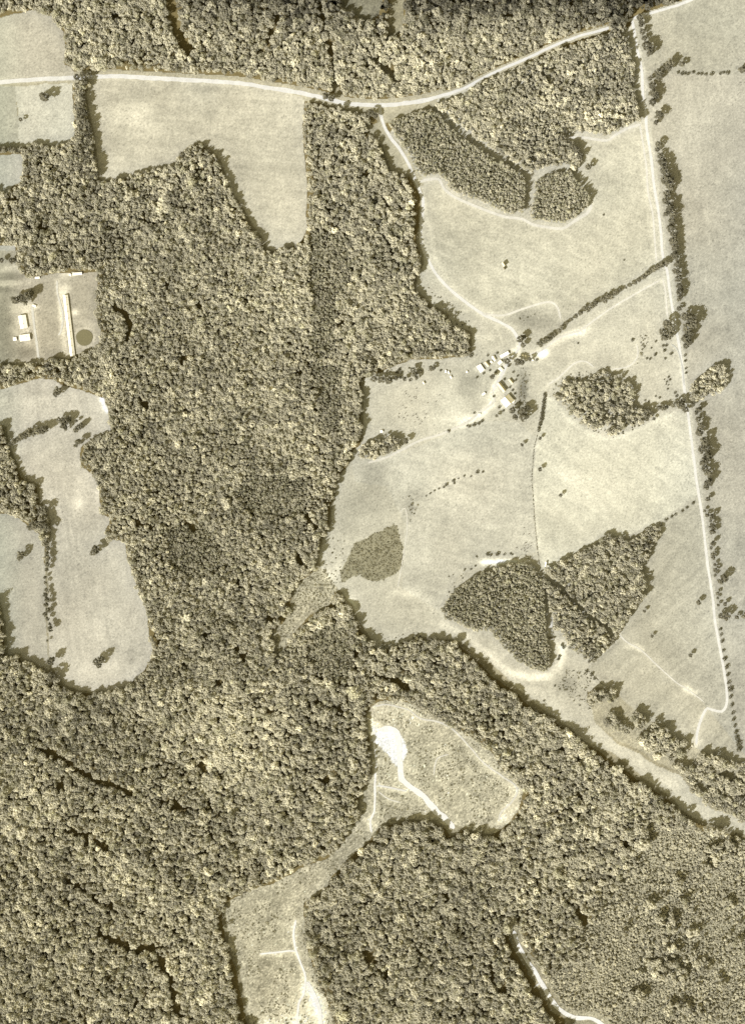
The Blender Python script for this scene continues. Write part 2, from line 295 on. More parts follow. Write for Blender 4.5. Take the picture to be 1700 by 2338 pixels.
FIELDS = [ # name, polygon, display colour, material
 ('pasture',OPEN_E,(218,212,188),0),('field',F_nw,(210,203,180),0),('field',F_sw0,(204,199,176),0),('field',F_sw,(224,219,196),0),('field',F_w3,(208,204,186),0),
 ('field',F_w4,(205,200,182),0),('field',F_big,(217,210,185),0),('clearing',F_top,(138,134,112),1),('clearing',F_top2,(165,158,128),1),('field',F_tri,(200,192,162),0),
 ('verge',F_verge,(198,190,160),0),('farmyard',F_yard,(200,191,166),0),('field',F_w1,(220,213,192),0),('field',F_w2,(208,202,182),0),('clearing',F_scr,(200,192,162),1),
 ('clearing',C_s,(216,208,178),1),('sand',SAND,(270,268,256),0),('brushland',WD,(196,188,158),1),('brushland',SCRUB_SE,(182,175,146),1)]
SUBF = [ # areas of OPEN_E with ground of their own: name, polygon, colour
 ('field',[(1442,40),(1462,30),(1560,0),(1580,T),(E,T),(E,168),(1545,168),(1475,165)],(198,192,168)),
 ('field',[(1475,165),(1545,168),(E,168),(E,1745),(1695,1745),(1668,1610),(1640,1440),(1612,1200),(1600,1100),(1578,940),(1560,790),(1530,600),(1500,400),(1482,262)],(206,199,175)),
 ('field',[(1248,905),(1262,910),(1282,930),(1304,950),(1333,978),(1369,990),(1398,998),(1430,985),(1484,962),(1500,945),(1545,938),(1568,950),(1590,1130),(1497,1195),(1460,1212),(1413,1228),(1369,1222),(1360,1240),(1250,1298),(1234,1296),(1222,1200),(1216,1100),(1228,990)],(229,224,199)),
 ('field',[(1590,1135),(1507,1200),(1478,1270),(1466,1300),(1473,1330),(1442,1390),(1405,1470),(1350,1515),(1345,1530),(1400,1578),(1449,1630),(1520,1660),(1566,1705),(1680,1745),(1696,1745),(1668,1610),(1640,1440),(1612,1240)],(204,198,174)),
 ('field',[(970,425),(1001,415),(1030,445),(1100,480),(1245,524),(1290,525),(1345,490),(1352,460),(1345,380),(1300,318),(1400,320),(1460,290),(1476,440),(1497,596),(1400,668),(1330,700),(1285,735),(1272,690),(1200,700),(1110,712),(1040,665),(985,600),(966,550),(968,480)],(215,209,184)),
 ('field',[(800,1050),(880,1050),(1000,1000),(1090,958),(1180,965),(1228,1000),(1214,1100),(1222,1260),(1150,1278),(1050,1310),(1000,1395),(920,1345),(915,1290),(925,1200),(880,1110),(810,1100)],(217,212,190)),
]
BLOBS = [ # bare or lush patches: x, y, rx, ry, delta of brightness
 (300,262,50,22,22),(340,300,60,30,10),(250,320,40,30,-12),(540,390,18,50,-14),(430,210,120,20,-6),(650,400,40,80,4),(240,340,12,10,-14),
 (110,260,50,40,8),(1150,640,70,40,14),(1060,560,60,40,-8),(1120,500,80,20,-8),(1230,560,90,40,6),(1400,420,50,50,-6),(1420,560,60,40,6),(1340,600,60,40,6),
 (1330,755,26,10,30),(1300,764,30,9,24),(1240,805,20,10,30),(1235,812,14,9,34),(1246,800,10,6,30),(1360,790,60,24,12),(1290,840,40,25,-8),(1200,720,40,25,-30),(1245,740,40,18,-22),(1195,735,25,14,-16),
 (1100,770,30,14,16),(1030,900,40,50,18),(1010,960,60,25,14),(1060,885,22,26,-26),(1075,860,22,18,-14),(1075,955,50,12,26),(1190,900,14,45,-34),(1196,870,12,30,-20),(1197,895,9,22,-30),
 (1330,1130,80,50,10),(1300,1060,60,50,8),(1500,1080,60,60,8),(1450,1000,60,40,6),(1290,1220,40,40,-4),
 (1010,1080,100,60,8),(1080,1120,60,80,6),(850,1080,30,40,-26),(840,1140,50,40,-20),(790,1180,30,60,-14),(950,1130,30,20,-20),(935,1160,14,26,-26),(1130,1180,60,60,-4),
 (960,1260,50,60,8),(940,1350,26,14,26),(800,1372,16,26,34),(760,1305,24,24,20),(770,1250,20,30,6),(900,1420,70,30,-4),(1000,1400,60,30,6),
 (1100,1490,60,14,16),(1180,1540,50,14,24),(1240,1545,26,12,34),(1280,1500,14,34,34),(1275,1470,18,14,34),(1195,1575,40,14,20),(1300,1610,70,30,10),(1290,1560,34,20,-16),(1320,1590,24,30,-12),(1420,1700,40,24,14),(1520,1785,50,16,12),(1600,1850,60,16,8),
 (1350,1180,40,30,4),(1148,1283,48,6,54),(1128,1282,36,9,60),(1185,1281,26,5,30),(1108,1284,10,7,50),(1250,1308,8,22,24),(1246,1284,8,24,20),
 (1445,1476,22,7,40),(1460,1484,12,6,40),(1578,1580,20,9,40),(1566,1572,10,8,30),(1400,1500,60,40,-8),(1560,1420,60,60,4),(1500,1360,60,50,-4),(1590,1440,40,60,6),(1520,1300,40,60,2),(1510,1480,40,20,-12),
 (1600,1650,40,40,6),(1580,1700,16,14,26),(1596,1692,10,14,24),
 (1660,300,70,120,-2),(1600,260,50,60,4),
 (180,1140,30,40,16),(225,1130,8,16,40),(182,1150,10,14,30),(236,920,5,18,70),(229,912,5,8,60),(242,936,4,9,60),(100,920,60,22,10),(170,960,50,30,10),(100,890,60,14,-8),(60,1020,30,16,8),(180,1290,50,80,-8),(200,1440,80,40,4),(230,1530,80,30,14),(150,1480,40,30,2),(262,1478,12,14,-16),(302,1495,10,18,-14),(170,1296,14,10,-18),(170,1350,60,50,-4),(150,1220,30,30,2),
 (50,1290,30,60,-10),(40,1400,30,60,-6),(25,1230,20,40,10),(90,1430,14,60,-8),
 (150,658,14,14,46),(150,672,10,8,40),(163,626,24,5,30),(150,630,16,8,30),(170,713,11,8,60),(186,733,34,7,18),(137,710,6,30,26),(146,735,9,60,26),(128,790,6,50,-6),(203,690,30,50,-8),(55,700,30,18,24),(34,730,16,60,14),(20,660,40,8,-34),(20,628,50,7,-34),(30,645,34,6,26),(36,612,30,10,14),(12,760,20,80,-38),(55,735,22,30,30),(82,700,12,5,50),(66,640,8,6,14),(56,802,26,16,-42),(110,690,34,18,-10),(120,760,30,40,-8),(205,740,14,10,20),(165,812,12,10,30),
 (840,20,34,20,20),(875,1680,30,30,20),(860,1660,14,10,44),(930,1640,50,14,14),(870,1625,30,12,26),(848,1640,14,30,10),(1060,1780,70,60,-8),(1020,1715,40,30,-14),(960,1760,40,40,-12),(1160,1830,16,50,22),(1180,1795,10,12,50),(1150,1868,18,14,20),(900,1850,50,24,-8),(880,1790,30,30,-6),(1040,1640,30,14,10),
 (1080,1860,50,30,-4),(800,1930,40,26,-22),(760,1975,40,30,-26),(650,2030,60,30,-4),(600,2070,70,50,-12),(640,2120,60,30,4),(610,2200,60,30,-14),(600,2260,40,40,-10),(700,2290,40,50,28),(730,2300,26,40,34),(650,2330,60,40,20),(840,1890,14,20,-14),(846,1880,10,18,40),
 (1540,1960,60,60,4),(1420,2180,80,80,-6),(1600,2080,60,80,2),(1640,2160,40,200,12),(1580,2250,60,40,-4),(1400,2290,80,40,8)]

WORN = [ # bare earth along lines: line, half width, brightness
 ([(1186,785),(1172,812),(1155,832),(1143,855),(1128,880),(1120,905)],8,30),([(1128,880),(1140,900),(1150,925)],9,26),([(1085,845),(1110,850),(1140,852)],8,22),([(1100,905),(1120,925),(1090,948)],8,20),
 ([(1170,800),(1200,815),(1240,808)],9,26),([(1240,806),(1275,778),(1330,757)],9,26),([(1050,972),(1100,945),(1130,915)],10,26),([(1008,1425),(1060,1450),(1110,1490),(1170,1535),(1230,1548),(1275,1520),(1285,1480)],9,30),
 ([(1160,1560),(1230,1585),(1300,1640),(1380,1690),(1460,1740),(1530,1790),(1580,1845),(1650,1865)],12,10),([(1000,1395),(960,1370),(900,1350)],8,12),([(955,425),(980,520),(1000,600),(1060,680),(1130,715)],6,12),
 ([(1452,300),(1470,420),(1488,560)],4,12),([(232,903),(238,925),(246,942)],3.5,60),([(60,700),(58,760),(66,790)],9,24),([(131,645),(140,700),(146,760),(152,815)],7,26),([(78,700),(86,800)],5,16),
 ([(212,753),(215,771),(207,789),(190,793),(175,786),(171,771),(178,753),(195,748),(212,753)],3,24),([(1250,905),(1262,915),(1290,950),(1330,985),(1380,1002),(1430,992),(1490,965),(1540,944)],4,16),
 ([(1246,880),(1236,930),(1228,985),(1222,1050),(1222,1150),(1230,1250)],4,12),([(838,1632),(850,1650),(845,1690)],7,30),([(855,1612),(900,1604),(940,1620)],7,22),([(1185,1845),(1150,1870)],10,26),
 ([(560,2040),(620,2025),(660,2000),(700,1985)],7,14),([(700,2250),(725,2300),(735,2340)],14,48),([(600,2338),(700,2330)],14,40),([(672,2110),(676,2170),(692,2230)],7,30),([(600,2180),(670,2172)],6,24),([(848,1880),(835,1930),(800,1960)],8,20),([(862,1793),(925,1808)],6,24),([(990,1724),(1020,1712)],6,22),([(725,1250),(735,1300),(755,1320)],12,18),([(790,1365),(805,1380),(815,1400)],8,34),
 ([(0,620),(40,610),(60,625)],6,20),([(0,650),(40,655),(65,665)],6,24),([(0,636),(50,638)],5,-26),([(0,600),(35,590)],6,-14),([(1280,1515),(1300,1560),(1290,1600)],14,-10)]
CORR = [(1100,1470),(1160,1530),(1230,1580),(1310,1632),(1380,1682),(1460,1738),(1530,1788),(1580,1838),(1650,1872),(1720,1895)]
RIDES = [([(1012,262),(1045,300),(1100,338),(1165,374),(1205,402),(1290,384)],10),([(1206,402),(1205,440),(1200,486),(1205,505)],9),([(765,197),(780,225)],10),([(848,133),(868,150),(888,164),(905,185)],8),([(677,1424),(703,1405)],7),([(1240,1315),(1262,1328),(1285,1343)],6)]
# ------------------------------------------------------------------ ground, fields
def ground_sheet():
    xs = np.concatenate([[-9000,-4000,-2000,-1300], np.arange(-960, 961, 12), [1300,2000,4000,9000]]).astype(float)
    ys = np.concatenate([[-9000,-4000,-2200,-1500], np.arange(-1260, 1261, 12), [1500,2200,4000,9000]]).astype(float)
    X, Y = np.meshgrid(xs, ys); Z = zt(X, Y)
    nx, ny = len(xs), len(ys)
    v = np.stack([X.ravel(), Y.ravel(), Z.ravel()], 1)
    i = (np.arange(ny-1)[:,None]*nx+np.arange(nx-1)[None,:]).ravel()
    f = np.stack([i, i+1, i+1+nx, i+nx], 1)
    me = grid_mesh('ground', v, f); me.materials.append(M_floor)
    o = bpy.data.objects.new('ground', me); COL.objects.link(o); tag(o, kind='structure')
def grid_mesh(name, v, f, col=None):
    me = bpy.data.meshes.new(name)
    me.vertices.add(len(v)); me.vertices.foreach_set('co', v.astype(np.float32).ravel())
    me.loops.add(f.size); me.loops.foreach_set('vertex_index', f.astype(np.int32).ravel())
    me.polygons.add(len(f)); me.polygons.foreach_set('loop_start', np.arange(len(f), dtype=np.int32)*4)
    me.polygons.foreach_set('loop_total', np.full(len(f), 4, np.int32))
    me.update(calc_edges=True)
    if col is not None:
        a = me.attributes.new('soil', 'FLOAT_COLOR', 'POINT')  # ground colour, with the edge vignette painted in
        c = np.concatenate([col, np.ones((len(col), 1))], 1).astype(np.float32)
        a.data.foreach_set('color', c.ravel())
    return me
ground_sheet()

G = 2.5
gx = np.arange(W, E+1, G); gy = np.arange(T, B+1, G)
GX, GY = np.meshgrid(gx, gy)
CX, CY = GX[:-1,:-1]+G/2, GY[:-1,:-1]+G/2
jx = CX + 5*fbm(CX, CY, 14, 3, 2); jy = CY + 5*fbm(CX, CY, 14, 9, 2)
own = np.full(CX.shape, -1)
RGB = np.tile(np.array([175., 166., 135.]), GX.shape+(1,))
SPEC = [(n, p, c, m) for n, p, c, m in FIELDS[:1]] + [(n, p, c, 0) for n, p, c in SUBF] + FIELDS[1:]
vxj = GX + 5*fbm(GX, GY, 14, 3, 2); vyj = GY + 5*fbm(GX, GY, 14, 9, 2)
for k, (n, p, c, m) in enumerate(SPEC):
    own[inpoly(jx, jy, p)] = k
    RGB[inpoly(vxj, vyj, p)] = c
for k, (n, p, c, m) in enumerate(SPEC):
    if 1 <= k <= len(SUBF): continue
    own[(own < 0) & (inpoly(jx+7, jy-6, p) | inpoly(jx+3, jy-3, p))] = k
dc = dline(CX, CY, CORR)+14*fbm(CX, CY, 30, 35, 3); own[(own < 0) & (dc < 36-np.clip((CX-1480)/10, 0, 14))] = 0
for l_ in (T17, T9[-4:]): own[(own < 0) & (dline(CX, CY, l_)+12*fbm(CX, CY, 16, 35, 3) < 15)] = len(SPEC)-1
dc = dline(GX, GY, CORR)+14*fbm(GX, GY, 30, 35, 3)
# lush brush ground
mS1 = inpoly(GX+16*fbm(GX, GY, 22, 3, 3), GY+16*fbm(GX, GY, 22, 4, 3), S1); RGB[mS1] = (172, 165, 134)
# road corridors through the woods are open ground too
SMOOTH = [(nm, smooth(l, 6), w, mt, rg) for nm, l, w, mt, rg in TRACKS]
dr_main = dline(CX, CY, SMOOTH[0][1])
near = (own < 0) & ((dr_main < 15) & (CX < 1010) | (dr_main < 8) & (CX < 1385))
own[near] = 10 + len(SUBF)          # the verge polygon's owner
dv = dline(GX, GY, SMOOTH[0][1]); RGB[(dv < 17) & (RGB[...,0] == 175)] = (198, 190, 160)
for li, wd in (([(848,133),(868,150),(888,164),(905,185),(915,205)], 6), ([(677,1424),(703,1405)], 4), ([(765,197),(780,225)], 8), ([(1012,262),(1045,300),(1100,338),(1165,374),(1205,402),(1290,384)], 8), ([(1206,402),(1205,440),(1200,486),(1205,505)], 7)):
    dd = dline(CX, CY, li); own[(own < 0) & (dd < wd)] = 10 + len(SUBF)
lum = np.zeros(GX.shape)
for x, y, rx, ry, dlt in BLOBS:
    q = ((GX-x+rx*0.5*fbm(GX, GY, 16, 21, 2))/rx)**2 + ((GY-y+ry*0.5*fbm(GX, GY, 16, 22, 2))/ry)**2
    lum += dlt*np.exp(-q**1.3)
for k_, (p_, a_) in enumerate([(SUBF[2][1], .6), (SUBF[3][1], -.75), (F_big, .1), (F_w1, 1.45), (SUBF[4][1], .45), (SUBF[1][1], 1.5), (SUBF[5][1], .25)]):
    u_ = GX*math.cos(a_)+GY*math.sin(a_); v_ = -GX*math.sin(a_)+GY*math.cos(a_)
    lum += np.where(inpoly(GX, GY, p_), (9 if k_ == 5 else 22)*fbm(u_/14, v_, 7, 200+k_, 2)+14*fbm(u_/3, v_, 26, 210+k_, 2), 0)   # mowing and grazing lines
lum += 24*fbm(GX, GY, 90, 2, 4) + 22*fbm(GX, GY, 24, 6, 4)
for l, w, dl in WORN:
    d = dline(GX, GY, smooth(l, 8), 60)+w*0.8*fbm(GX, GY, 12, 31, 3); lum += dl*np.exp(-(np.abs(d)/w)**2.5)
for nm, l, w, mt, rg in SMOOTH:     # worn ground beside the tracks
    d = dline(GX, GY, l); lum += 17*np.exp(-(d/(w*0.9+2.5))**2)
brush = np.zeros(GX.shape, bool)
for p in (C_s, SCRUB_SE, F_scr): brush |= inpoly(GX, GY, p)
lum += np.where(brush, RS.normal(0, 17, GX.shape)+50*(RS.rand(*GX.shape) < .03)+46*fbm(GX, GY, 26, 12, 4)+34*fbm(GX, GY, 9, 14, 2), 0)
lum += RS.normal(0, 6.0, GX.shape) - 34*(RS.rand(*GX.shape) < .05)*RS.rand(*GX.shape)*(1+2*fbm(GX, GY, 60, 45, 2))
RGB = RGB + np.where(brush, 0, 1)[...,None]*np.array([3, 3, 3.])
RGB = RGB + lum[...,None]*np.array([1, .97, .88])
# edge vignette painted into the ground colour, darker and greyer to the east
g1 = np.clip((GX-1480)/220, 0, 1)*np.clip((GY-60)/500+0.4, 0, 1)*np.clip((1860-GY)/60, 0, 1)*np.where((GY > 1560) & (GX < 1600+(GY-1600)*.8), .2, 1)*.8
RGB += g1[...,None]*np.array([-16, -12, -3.])
g2 = np.clip((60-GX)/80, 0, 1)  # the same painted vignette on the left edge, darker to the west
RGB += g2[...,None]*np.array([-12, -6, -6.])
cool = 10*fbm(GX, GY, 160, 30, 2)
RGB += cool[...,None]*np.array([-0.3, 0.0, 0.3])
RGB = np.clip(RGB, 60, 275)
VZ = zt(*[a for a in (GX-850, 1169-GY)])
nxv = GX.shape[1]
groups_own = {}
for k, (n, p, c, m) in enumerate(SPEC):
    yy, xx = np.nonzero(own == k)
    if len(yy) == 0: continue
    i = yy*nxv+xx
    f = np.stack([i+nxv, i+nxv+1, i+1, i], 1)
    u, inv = np.unique(f, return_inverse=True)
    vx = GX.ravel()[u]-850; vy = 1169-GY.ravel()[u]
    v = np.stack([vx, vy, VZ.ravel()[u]+0.3], 1)
    me = grid_mesh(n, v, inv.reshape(f.shape), alb(RGB.reshape(-1, 3)[u]))
    me.materials.append(M_rough if m else M_field)
    o = bpy.data.objects.new(n, me); COL.objects.link(o); tag(o, kind='structure')

def ribbon(name, pts, w, mat, rag, zoff, wf=None):
    pts = [np.array(P(*p)) for p in pts]; v = []; f = []
    n = len(pts)
    K = 4
    for i, p in enumerate(pts):
        a = pts[max(0, i-1)]; b = pts[min(n-1, i+1)]; t = (b-a)/(np.linalg.norm(b-a)+1e-9); nn = np.array([-t[1], t[0]])
        h1 = w/2*(1+rag*(fbm(np.array([p[0]]), np.array([p[1]]), 14, 50, 3)[0])*1.4)
        h2 = w/2*(1+rag*(fbm(np.array([p[0]]), np.array([p[1]]), 14, 60, 3)[0])*1.4)
        if wf is not None: h1 *= wf(p[0]); h2 *= wf(p[0])
        if i in (0, n-1): h1 *= .4; h2 *= .4
        for k in range(K+1):
            q = p + nn*(-h1+(h1+h2)*k/K)
            v.append((q[0], q[1], zs(q[0], q[1])+zoff))
        if i:
            for k in range(K):
                a0 = (i-1)*(K+1)+k; f.append((a0+1, a0, a0+K+1, a0+K+2))
    o = mesh_obj(name, v, f, mat); tag(o, kind='structure'); return o
for j, (nm, l, w, mt, rg) in enumerate(SMOOTH):
    ribbon(nm, l, w, mt, rg, 0.45+0.012*j, (lambda X: 1.0 if X < 110 else max(.62, 1-(X-110)/300)) if j == 0 else None)
ang = np.linspace(0, 2*math.pi, 49)[:-1]
px_, py_ = P(193, 771)
pv = [(px_+19*math.cos(a)*(1+.04*math.sin(3*a)), py_+18.5*math.sin(a), zs(px_, py_)+0.8) for a in ang]
tag(mesh_obj('pond', pv, [tuple(range(48))], M_pond), kind='structure')

# ------------------------------------------------------------------ tree shapes
def ico(sub=0):
    bm = bmesh.new(); bmesh.ops.create_icosphere(bm, subdivisions=1 if sub == 0 else 2, radius=1)
    v = np.array([q.co[:] for q in bm.verts]); f = np.array([[w.index for w in p.verts] for p in bm.faces]); bm.free()
    return v, f
IV, IF = ico()
def crown_mesh(name, seed, mat, R=1.0, Hc=1.5, base=0.35, n=46, conical=0.0, leaf=150):
    r = np.random.RandomState(seed); V = []; F = []; Cc = []; off = 0
    lob = [(r.uniform(0, 6.28), r.uniform(.15, .45)) for _ in range(3)]
    def surf(th, ph):        # outline radius, uneven
        k = 1+sum(a*0.5*math.cos((j+2)*(th-p0)) for j, (p0, a) in enumerate(lob))*0.55
        return k
    cz = base+Hc*0.5
    for i in range(n):
        th = r.uniform(0, 6.283); u = r.uniform(-0.55, 1.0); ph = math.asin(max(-1, min(1, u)))
        rad = r.uniform(0.45, 0.86)*surf(th, ph)
        taper = 1-conical*max(0, u)
        c = np.array([R*rad*math.cos(th)*math.cos(ph)*taper, R*rad*math.sin(th)*math.cos(ph)*taper, cz+Hc*0.5*rad*math.sin(ph)*(1+conical)])
        s = R*r.uniform(0.15, 0.29)*(1-0.4*conical)
        jit = 1+r.uniform(-.38, .38, (len(IV), 1))
        V.append(IV*jit*np.array([s, s, s*0.75])+c); F.append(IF+off); off += len(IV)
        Cc += [r.uniform(0, 1)]*len(IV)
    Vt = np.concatenate(V); Ft = [tuple(x) for x in np.concatenate(F)]
    lv = []; 
    for i in range(leaf):
        th = r.uniform(0, 6.283); ph = math.asin(r.uniform(-0.4, 1)); rad = r.uniform(0.8, 1.05)*surf(th, ph)
        taper = 1-conical*max(0, math.sin(ph))
        c = np.array([R*rad*math.cos(th)*math.cos(ph)*taper, R*rad*math.sin(th)*math.cos(ph)*taper, cz+Hc*0.5*rad*math.sin(ph)*(1+conical)])
        a = r.normal(size=3); a /= np.linalg.norm(a); b = np.cross(a, r.normal(size=3)); b /= np.linalg.norm(b)
        s = R*r.uniform(.05, .12)
        lv += [c-a*s, c+b*s*.7, c+a*s, c-b*s*.7]; Ft.append((off, off+1, off+2, off+3)); off += 4
        Cc += [r.uniform(0, 1)]*4
    if lv: Vt = np.concatenate([Vt, np.array(lv)])
    me = bpy.data.meshes.new(name); me.from_pydata(Vt.tolist(), [], Ft); me.update(); me.materials.append(mat)
    at = me.attributes.new('clump', 'FLOAT', 'POINT'); at.data.foreach_set('value', np.array(Cc, np.float32))
    return me
def trunk_mesh(name, h=0.9, r0=0.06, seed=0):
    r = random.Random(seed); V = []; F = []
    def limb(p0, p1, ra, rb):
        d = (p1-p0).normalized(); a = d.orthogonal().normalized(); b = d.cross(a); k = len(V); N = 7
        for q, rr in ((p0, ra), ((p0+p1)/2+Vector((r.uniform(-.02, .02), r.uniform(-.02, .02), 0)), (ra+rb)/2), (p1, rb)):
            for i in range(N):
                t = 6.283*i/N; V.append(q+a*math.cos(t)*rr+b*math.sin(t)*rr)
        for s in range(2):
            for i in range(N):
                F.append((k+s*N+i, k+s*N+(i+1) % N, k+(s+1)*N+(i+1) % N, k+(s+1)*N+i))
        F.append(tuple(range(k+2*N, k+3*N)))
    limb(Vector((0, 0, -0.08)), Vector((0, 0, h)), r0, r0*.55)
    for i in range(5):
        t = r.uniform(0, 6.28); z = h*r.uniform(.45, .95)
        limb(Vector((0, 0, z)), Vector((math.cos(t)*.45, math.sin(t)*.45, z+r.uniform(.3, .6))), r0*.5, r0*.15)
    me = bpy.data.meshes.new(name); me.from_pydata([tuple(v) for v in V], [], F); me.update(); me.materials.append(M_bark)
    return me
# unit crowns: radius 1, so an instance scale is the crown radius in metres
BROAD = [crown_mesh('crown', 100+i, M_leaf, 1.0, 1.55+.12*(i % 3), 0.75, 46+5*(i % 3)) for i in range(7)]
PINES = [crown_mesh('crown', 200+i, M_pine, 1.0, 1.7, 0.9, 38, 0.35) for i in range(4)]
BUSH = [crown_mesh('foliage', 300+i, M_bush, 1.0, 1.25, 0.0, 26, 0.0, 70) for i in range(4)]
TRUNKS = [trunk_mesh('trunk', 1.15, 0.06, i) for i in range(3)]
def joined(name, crown, trunk):
    bm = bmesh.new(); bm.from_mesh(crown); n = len(bm.faces)
    if trunk:
        bm.from_mesh(trunk); bm.faces.ensure_lookup_table()
        for f in bm.faces[n:]: f.material_index = 1
    me = bpy.data.meshes.new(name); bm.to_mesh(me); bm.free()
    me.materials.append(crown.materials[0]); me.materials.append(M_bark)
    return me
shapes = bpy.data.collections.new('tree_shapes')      # source shapes, not linked to the scene
for i, m in enumerate(BROAD):
    shapes.objects.link(bpy.data.objects.new('shape_%02d' % i, joined('woodland_tree', m, TRUNKS[i % 3])))
for i, m in enumerate(PINES):
    shapes.objects.link(bpy.data.objects.new('shape_%02d' % (7+i), joined('woodland_pine', m, TRUNKS[i % 3])))
for i, m in enumerate(BUSH):
    shapes.objects.link(bpy.data.objects.new('shape_%02d' % (11+i), joined('scrub_bush', m, None)))
def scatter_group():
    ng = bpy.data.node_groups.new('scatter_trees', 'GeometryNodeTree')
    ng.interface.new_socket('Geometry', in_out='INPUT', socket_type='NodeSocketGeometry')
    ng.interface.new_socket('Geometry', in_out='OUTPUT', socket_type='NodeSocketGeometry')
    N = ng.nodes; L = ng.links
    gi = N.new('NodeGroupInput'); go = N.new('NodeGroupOutput'); ip = N.new('GeometryNodeInstanceOnPoints')
    ci = N.new('GeometryNodeCollectionInfo'); ci.inputs['Collection'].default_value = shapes
    ci.inputs['Separate Children'].default_value = True; ci.inputs['Reset Children'].default_value = True
    def attr(nm, t):
        a = N.new('GeometryNodeInputNamedAttribute'); a.data_type = t; a.inputs['Name'].default_value = nm; return a.outputs['Attribute']
    L.new(gi.outputs[0], ip.inputs['Points']); L.new(ci.outputs[0], ip.inputs['Instance'])
    ip.inputs['Pick Instance'].default_value = True
    L.new(attr('variant', 'INT'), ip.inputs['Instance Index'])
    L.new(attr('scl', 'FLOAT_VECTOR'), ip.inputs['Scale'])
    cx = N.new('ShaderNodeCombineXYZ'); L.new(attr('rotz', 'FLOAT'), cx.inputs['Z'])
    L.new(cx.outputs[0], ip.inputs['Rotation']); L.new(ip.outputs[0], go.inputs[0])
    return ng
SCAT = scatter_group()
def scatter(name, label, x, y, r, hs, tone, var):
    X = x-850; Y = 1169-y
    me = bpy.data.meshes.new(name); me.vertices.add(len(x))
    me.vertices.foreach_set('co', np.stack([X, Y, zt(X, Y)+0.1], 1).astype(np.float32).ravel())
    a = me.attributes.new('scl', 'FLOAT_VECTOR', 'POINT'); a.data.foreach_set('vector', np.stack([r*RS.uniform(.78, 1.25, len(x)), r*RS.uniform(.78, 1.25, len(x)), hs], 1).astype(np.float32).ravel())
    a = me.attributes.new('rotz', 'FLOAT', 'POINT'); a.data.foreach_set('value', RS.uniform(0, 6.28, len(x)).astype(np.float32))
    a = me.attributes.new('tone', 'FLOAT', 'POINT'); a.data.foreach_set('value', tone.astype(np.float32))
    a = me.attributes.new('variant', 'INT', 'POINT'); a.data.foreach_set('value', var.astype(np.int32))
    o = bpy.data.objects.new(name, me); COL.objects.link(o)
    md = o.modifiers.new('scatter', 'NODES'); md.node_group = SCAT
    tag(o, label, 'woodland' if 'brush' not in name and 'scrub' not in name else 'scrub', None, 'stuff')
    return o
def jgrid(s, j=0.42, seed=0):
    r = np.random.RandomState(seed)
    xs = np.arange(W+4, E-4, s); ys = np.arange(T+4, B-4, s*0.87)
    X, Y = np.meshgrid(xs, ys); X = X + (np.arange(len(ys)) % 2)[:,None]*s*0.5
    X = X+r.uniform(-j, j, X.shape)*s; Y = Y+r.uniform(-j, j, Y.shape)*s
    return X.ravel(), Y.ravel()
WOODS = [('wood',WA,'dark even-topped wood in a long block east of the farm lane',1),('wood',WB,'large wood filling the corner south of the main road, pale crowns among it',2),
 ('wood',WC,'small rounded wood east of the narrow grassy gap, above the curved track',1),('wood',WH,'ragged patch of big trees between the farm and the east road',0),
 ('wood',WI,'oval wood jutting east from the straight east road',0),('plantation',WE,'smooth wedge-shaped tree plantation pointing west',1),('wood',WF,'wood beside the wedge plantation, cut by diagonal gaps',0),
 ('wood',WD,'strip of mixed wood between the pale grass corridor and the southeast field',0),('wood',WJ,'small clump of wood at the southwest corner of the cattle pasture',0)]
def owner(x, y):
    o = np.full(x.shape, -1)
    for k, (n, p, l, t) in enumerate(WOODS): o[inpoly(x, y, p)] = k
    return o
BARE = [id(SMOOTH[i][1]) for i in (1, 2, 13, 21)]
def openmask(x, y):
    m = np.zeros(x.shape, bool); x = x+13*fbm(x, y, 24, 101, 2); y = y+13*fbm(x, y, 24, 107, 2)
    for n, p, c, t in FIELDS[:-2]: m |= inpoly(x, y, p) | inpoly(x+5.5, y-5, p) | inpoly(x+2.5, y+2.5, p) | inpoly(x-2.5, y-2.5, p)
    return m
def linemask(x, y, edge=4.5):
    m = np.zeros(x.shape, bool)
    for nm, l, w, mt, rg in SMOOTH[1:]:
        q = w/2+(10.0 if l is SMOOTH[21][1] else 7.0 if id(l) in BARE else 4.5)
        m |= (dline(x, y, l) < q) | (dline(x+6, y-6, l) < q) | ((dline(x+9, y-8, l) < q) if id(l) in BARE else False)
    d = dline(x, y, SMOOTH[0][1]); d2 = dline(x+9, y-9, SMOOTH[0][1])
    m |= ((d < 16) & (x < 1010)) | ((np.minimum(d, d2) < 9.0) & (x < 1388)) | ((d < 11) & (x > 1450))
    jn = 30*fbm(x, y, 40, 36, 3)
    m |= (dline(x, y, CORR)+jn < 32-np.clip((x-1480)/12, 0, 14)) | (dline(x+10, y-10, CORR)+jn < 27-np.clip((x-1480)/12, 0, 14))
    for l, w in RIDES: m |= dline(x, y, l) < w/2+3.5
    jg = 8*fbm(x, y, 14, 38, 2)
    for l, w in GAPS: m |= dline(x, y, l)+jg < w/2+1.2
    return m
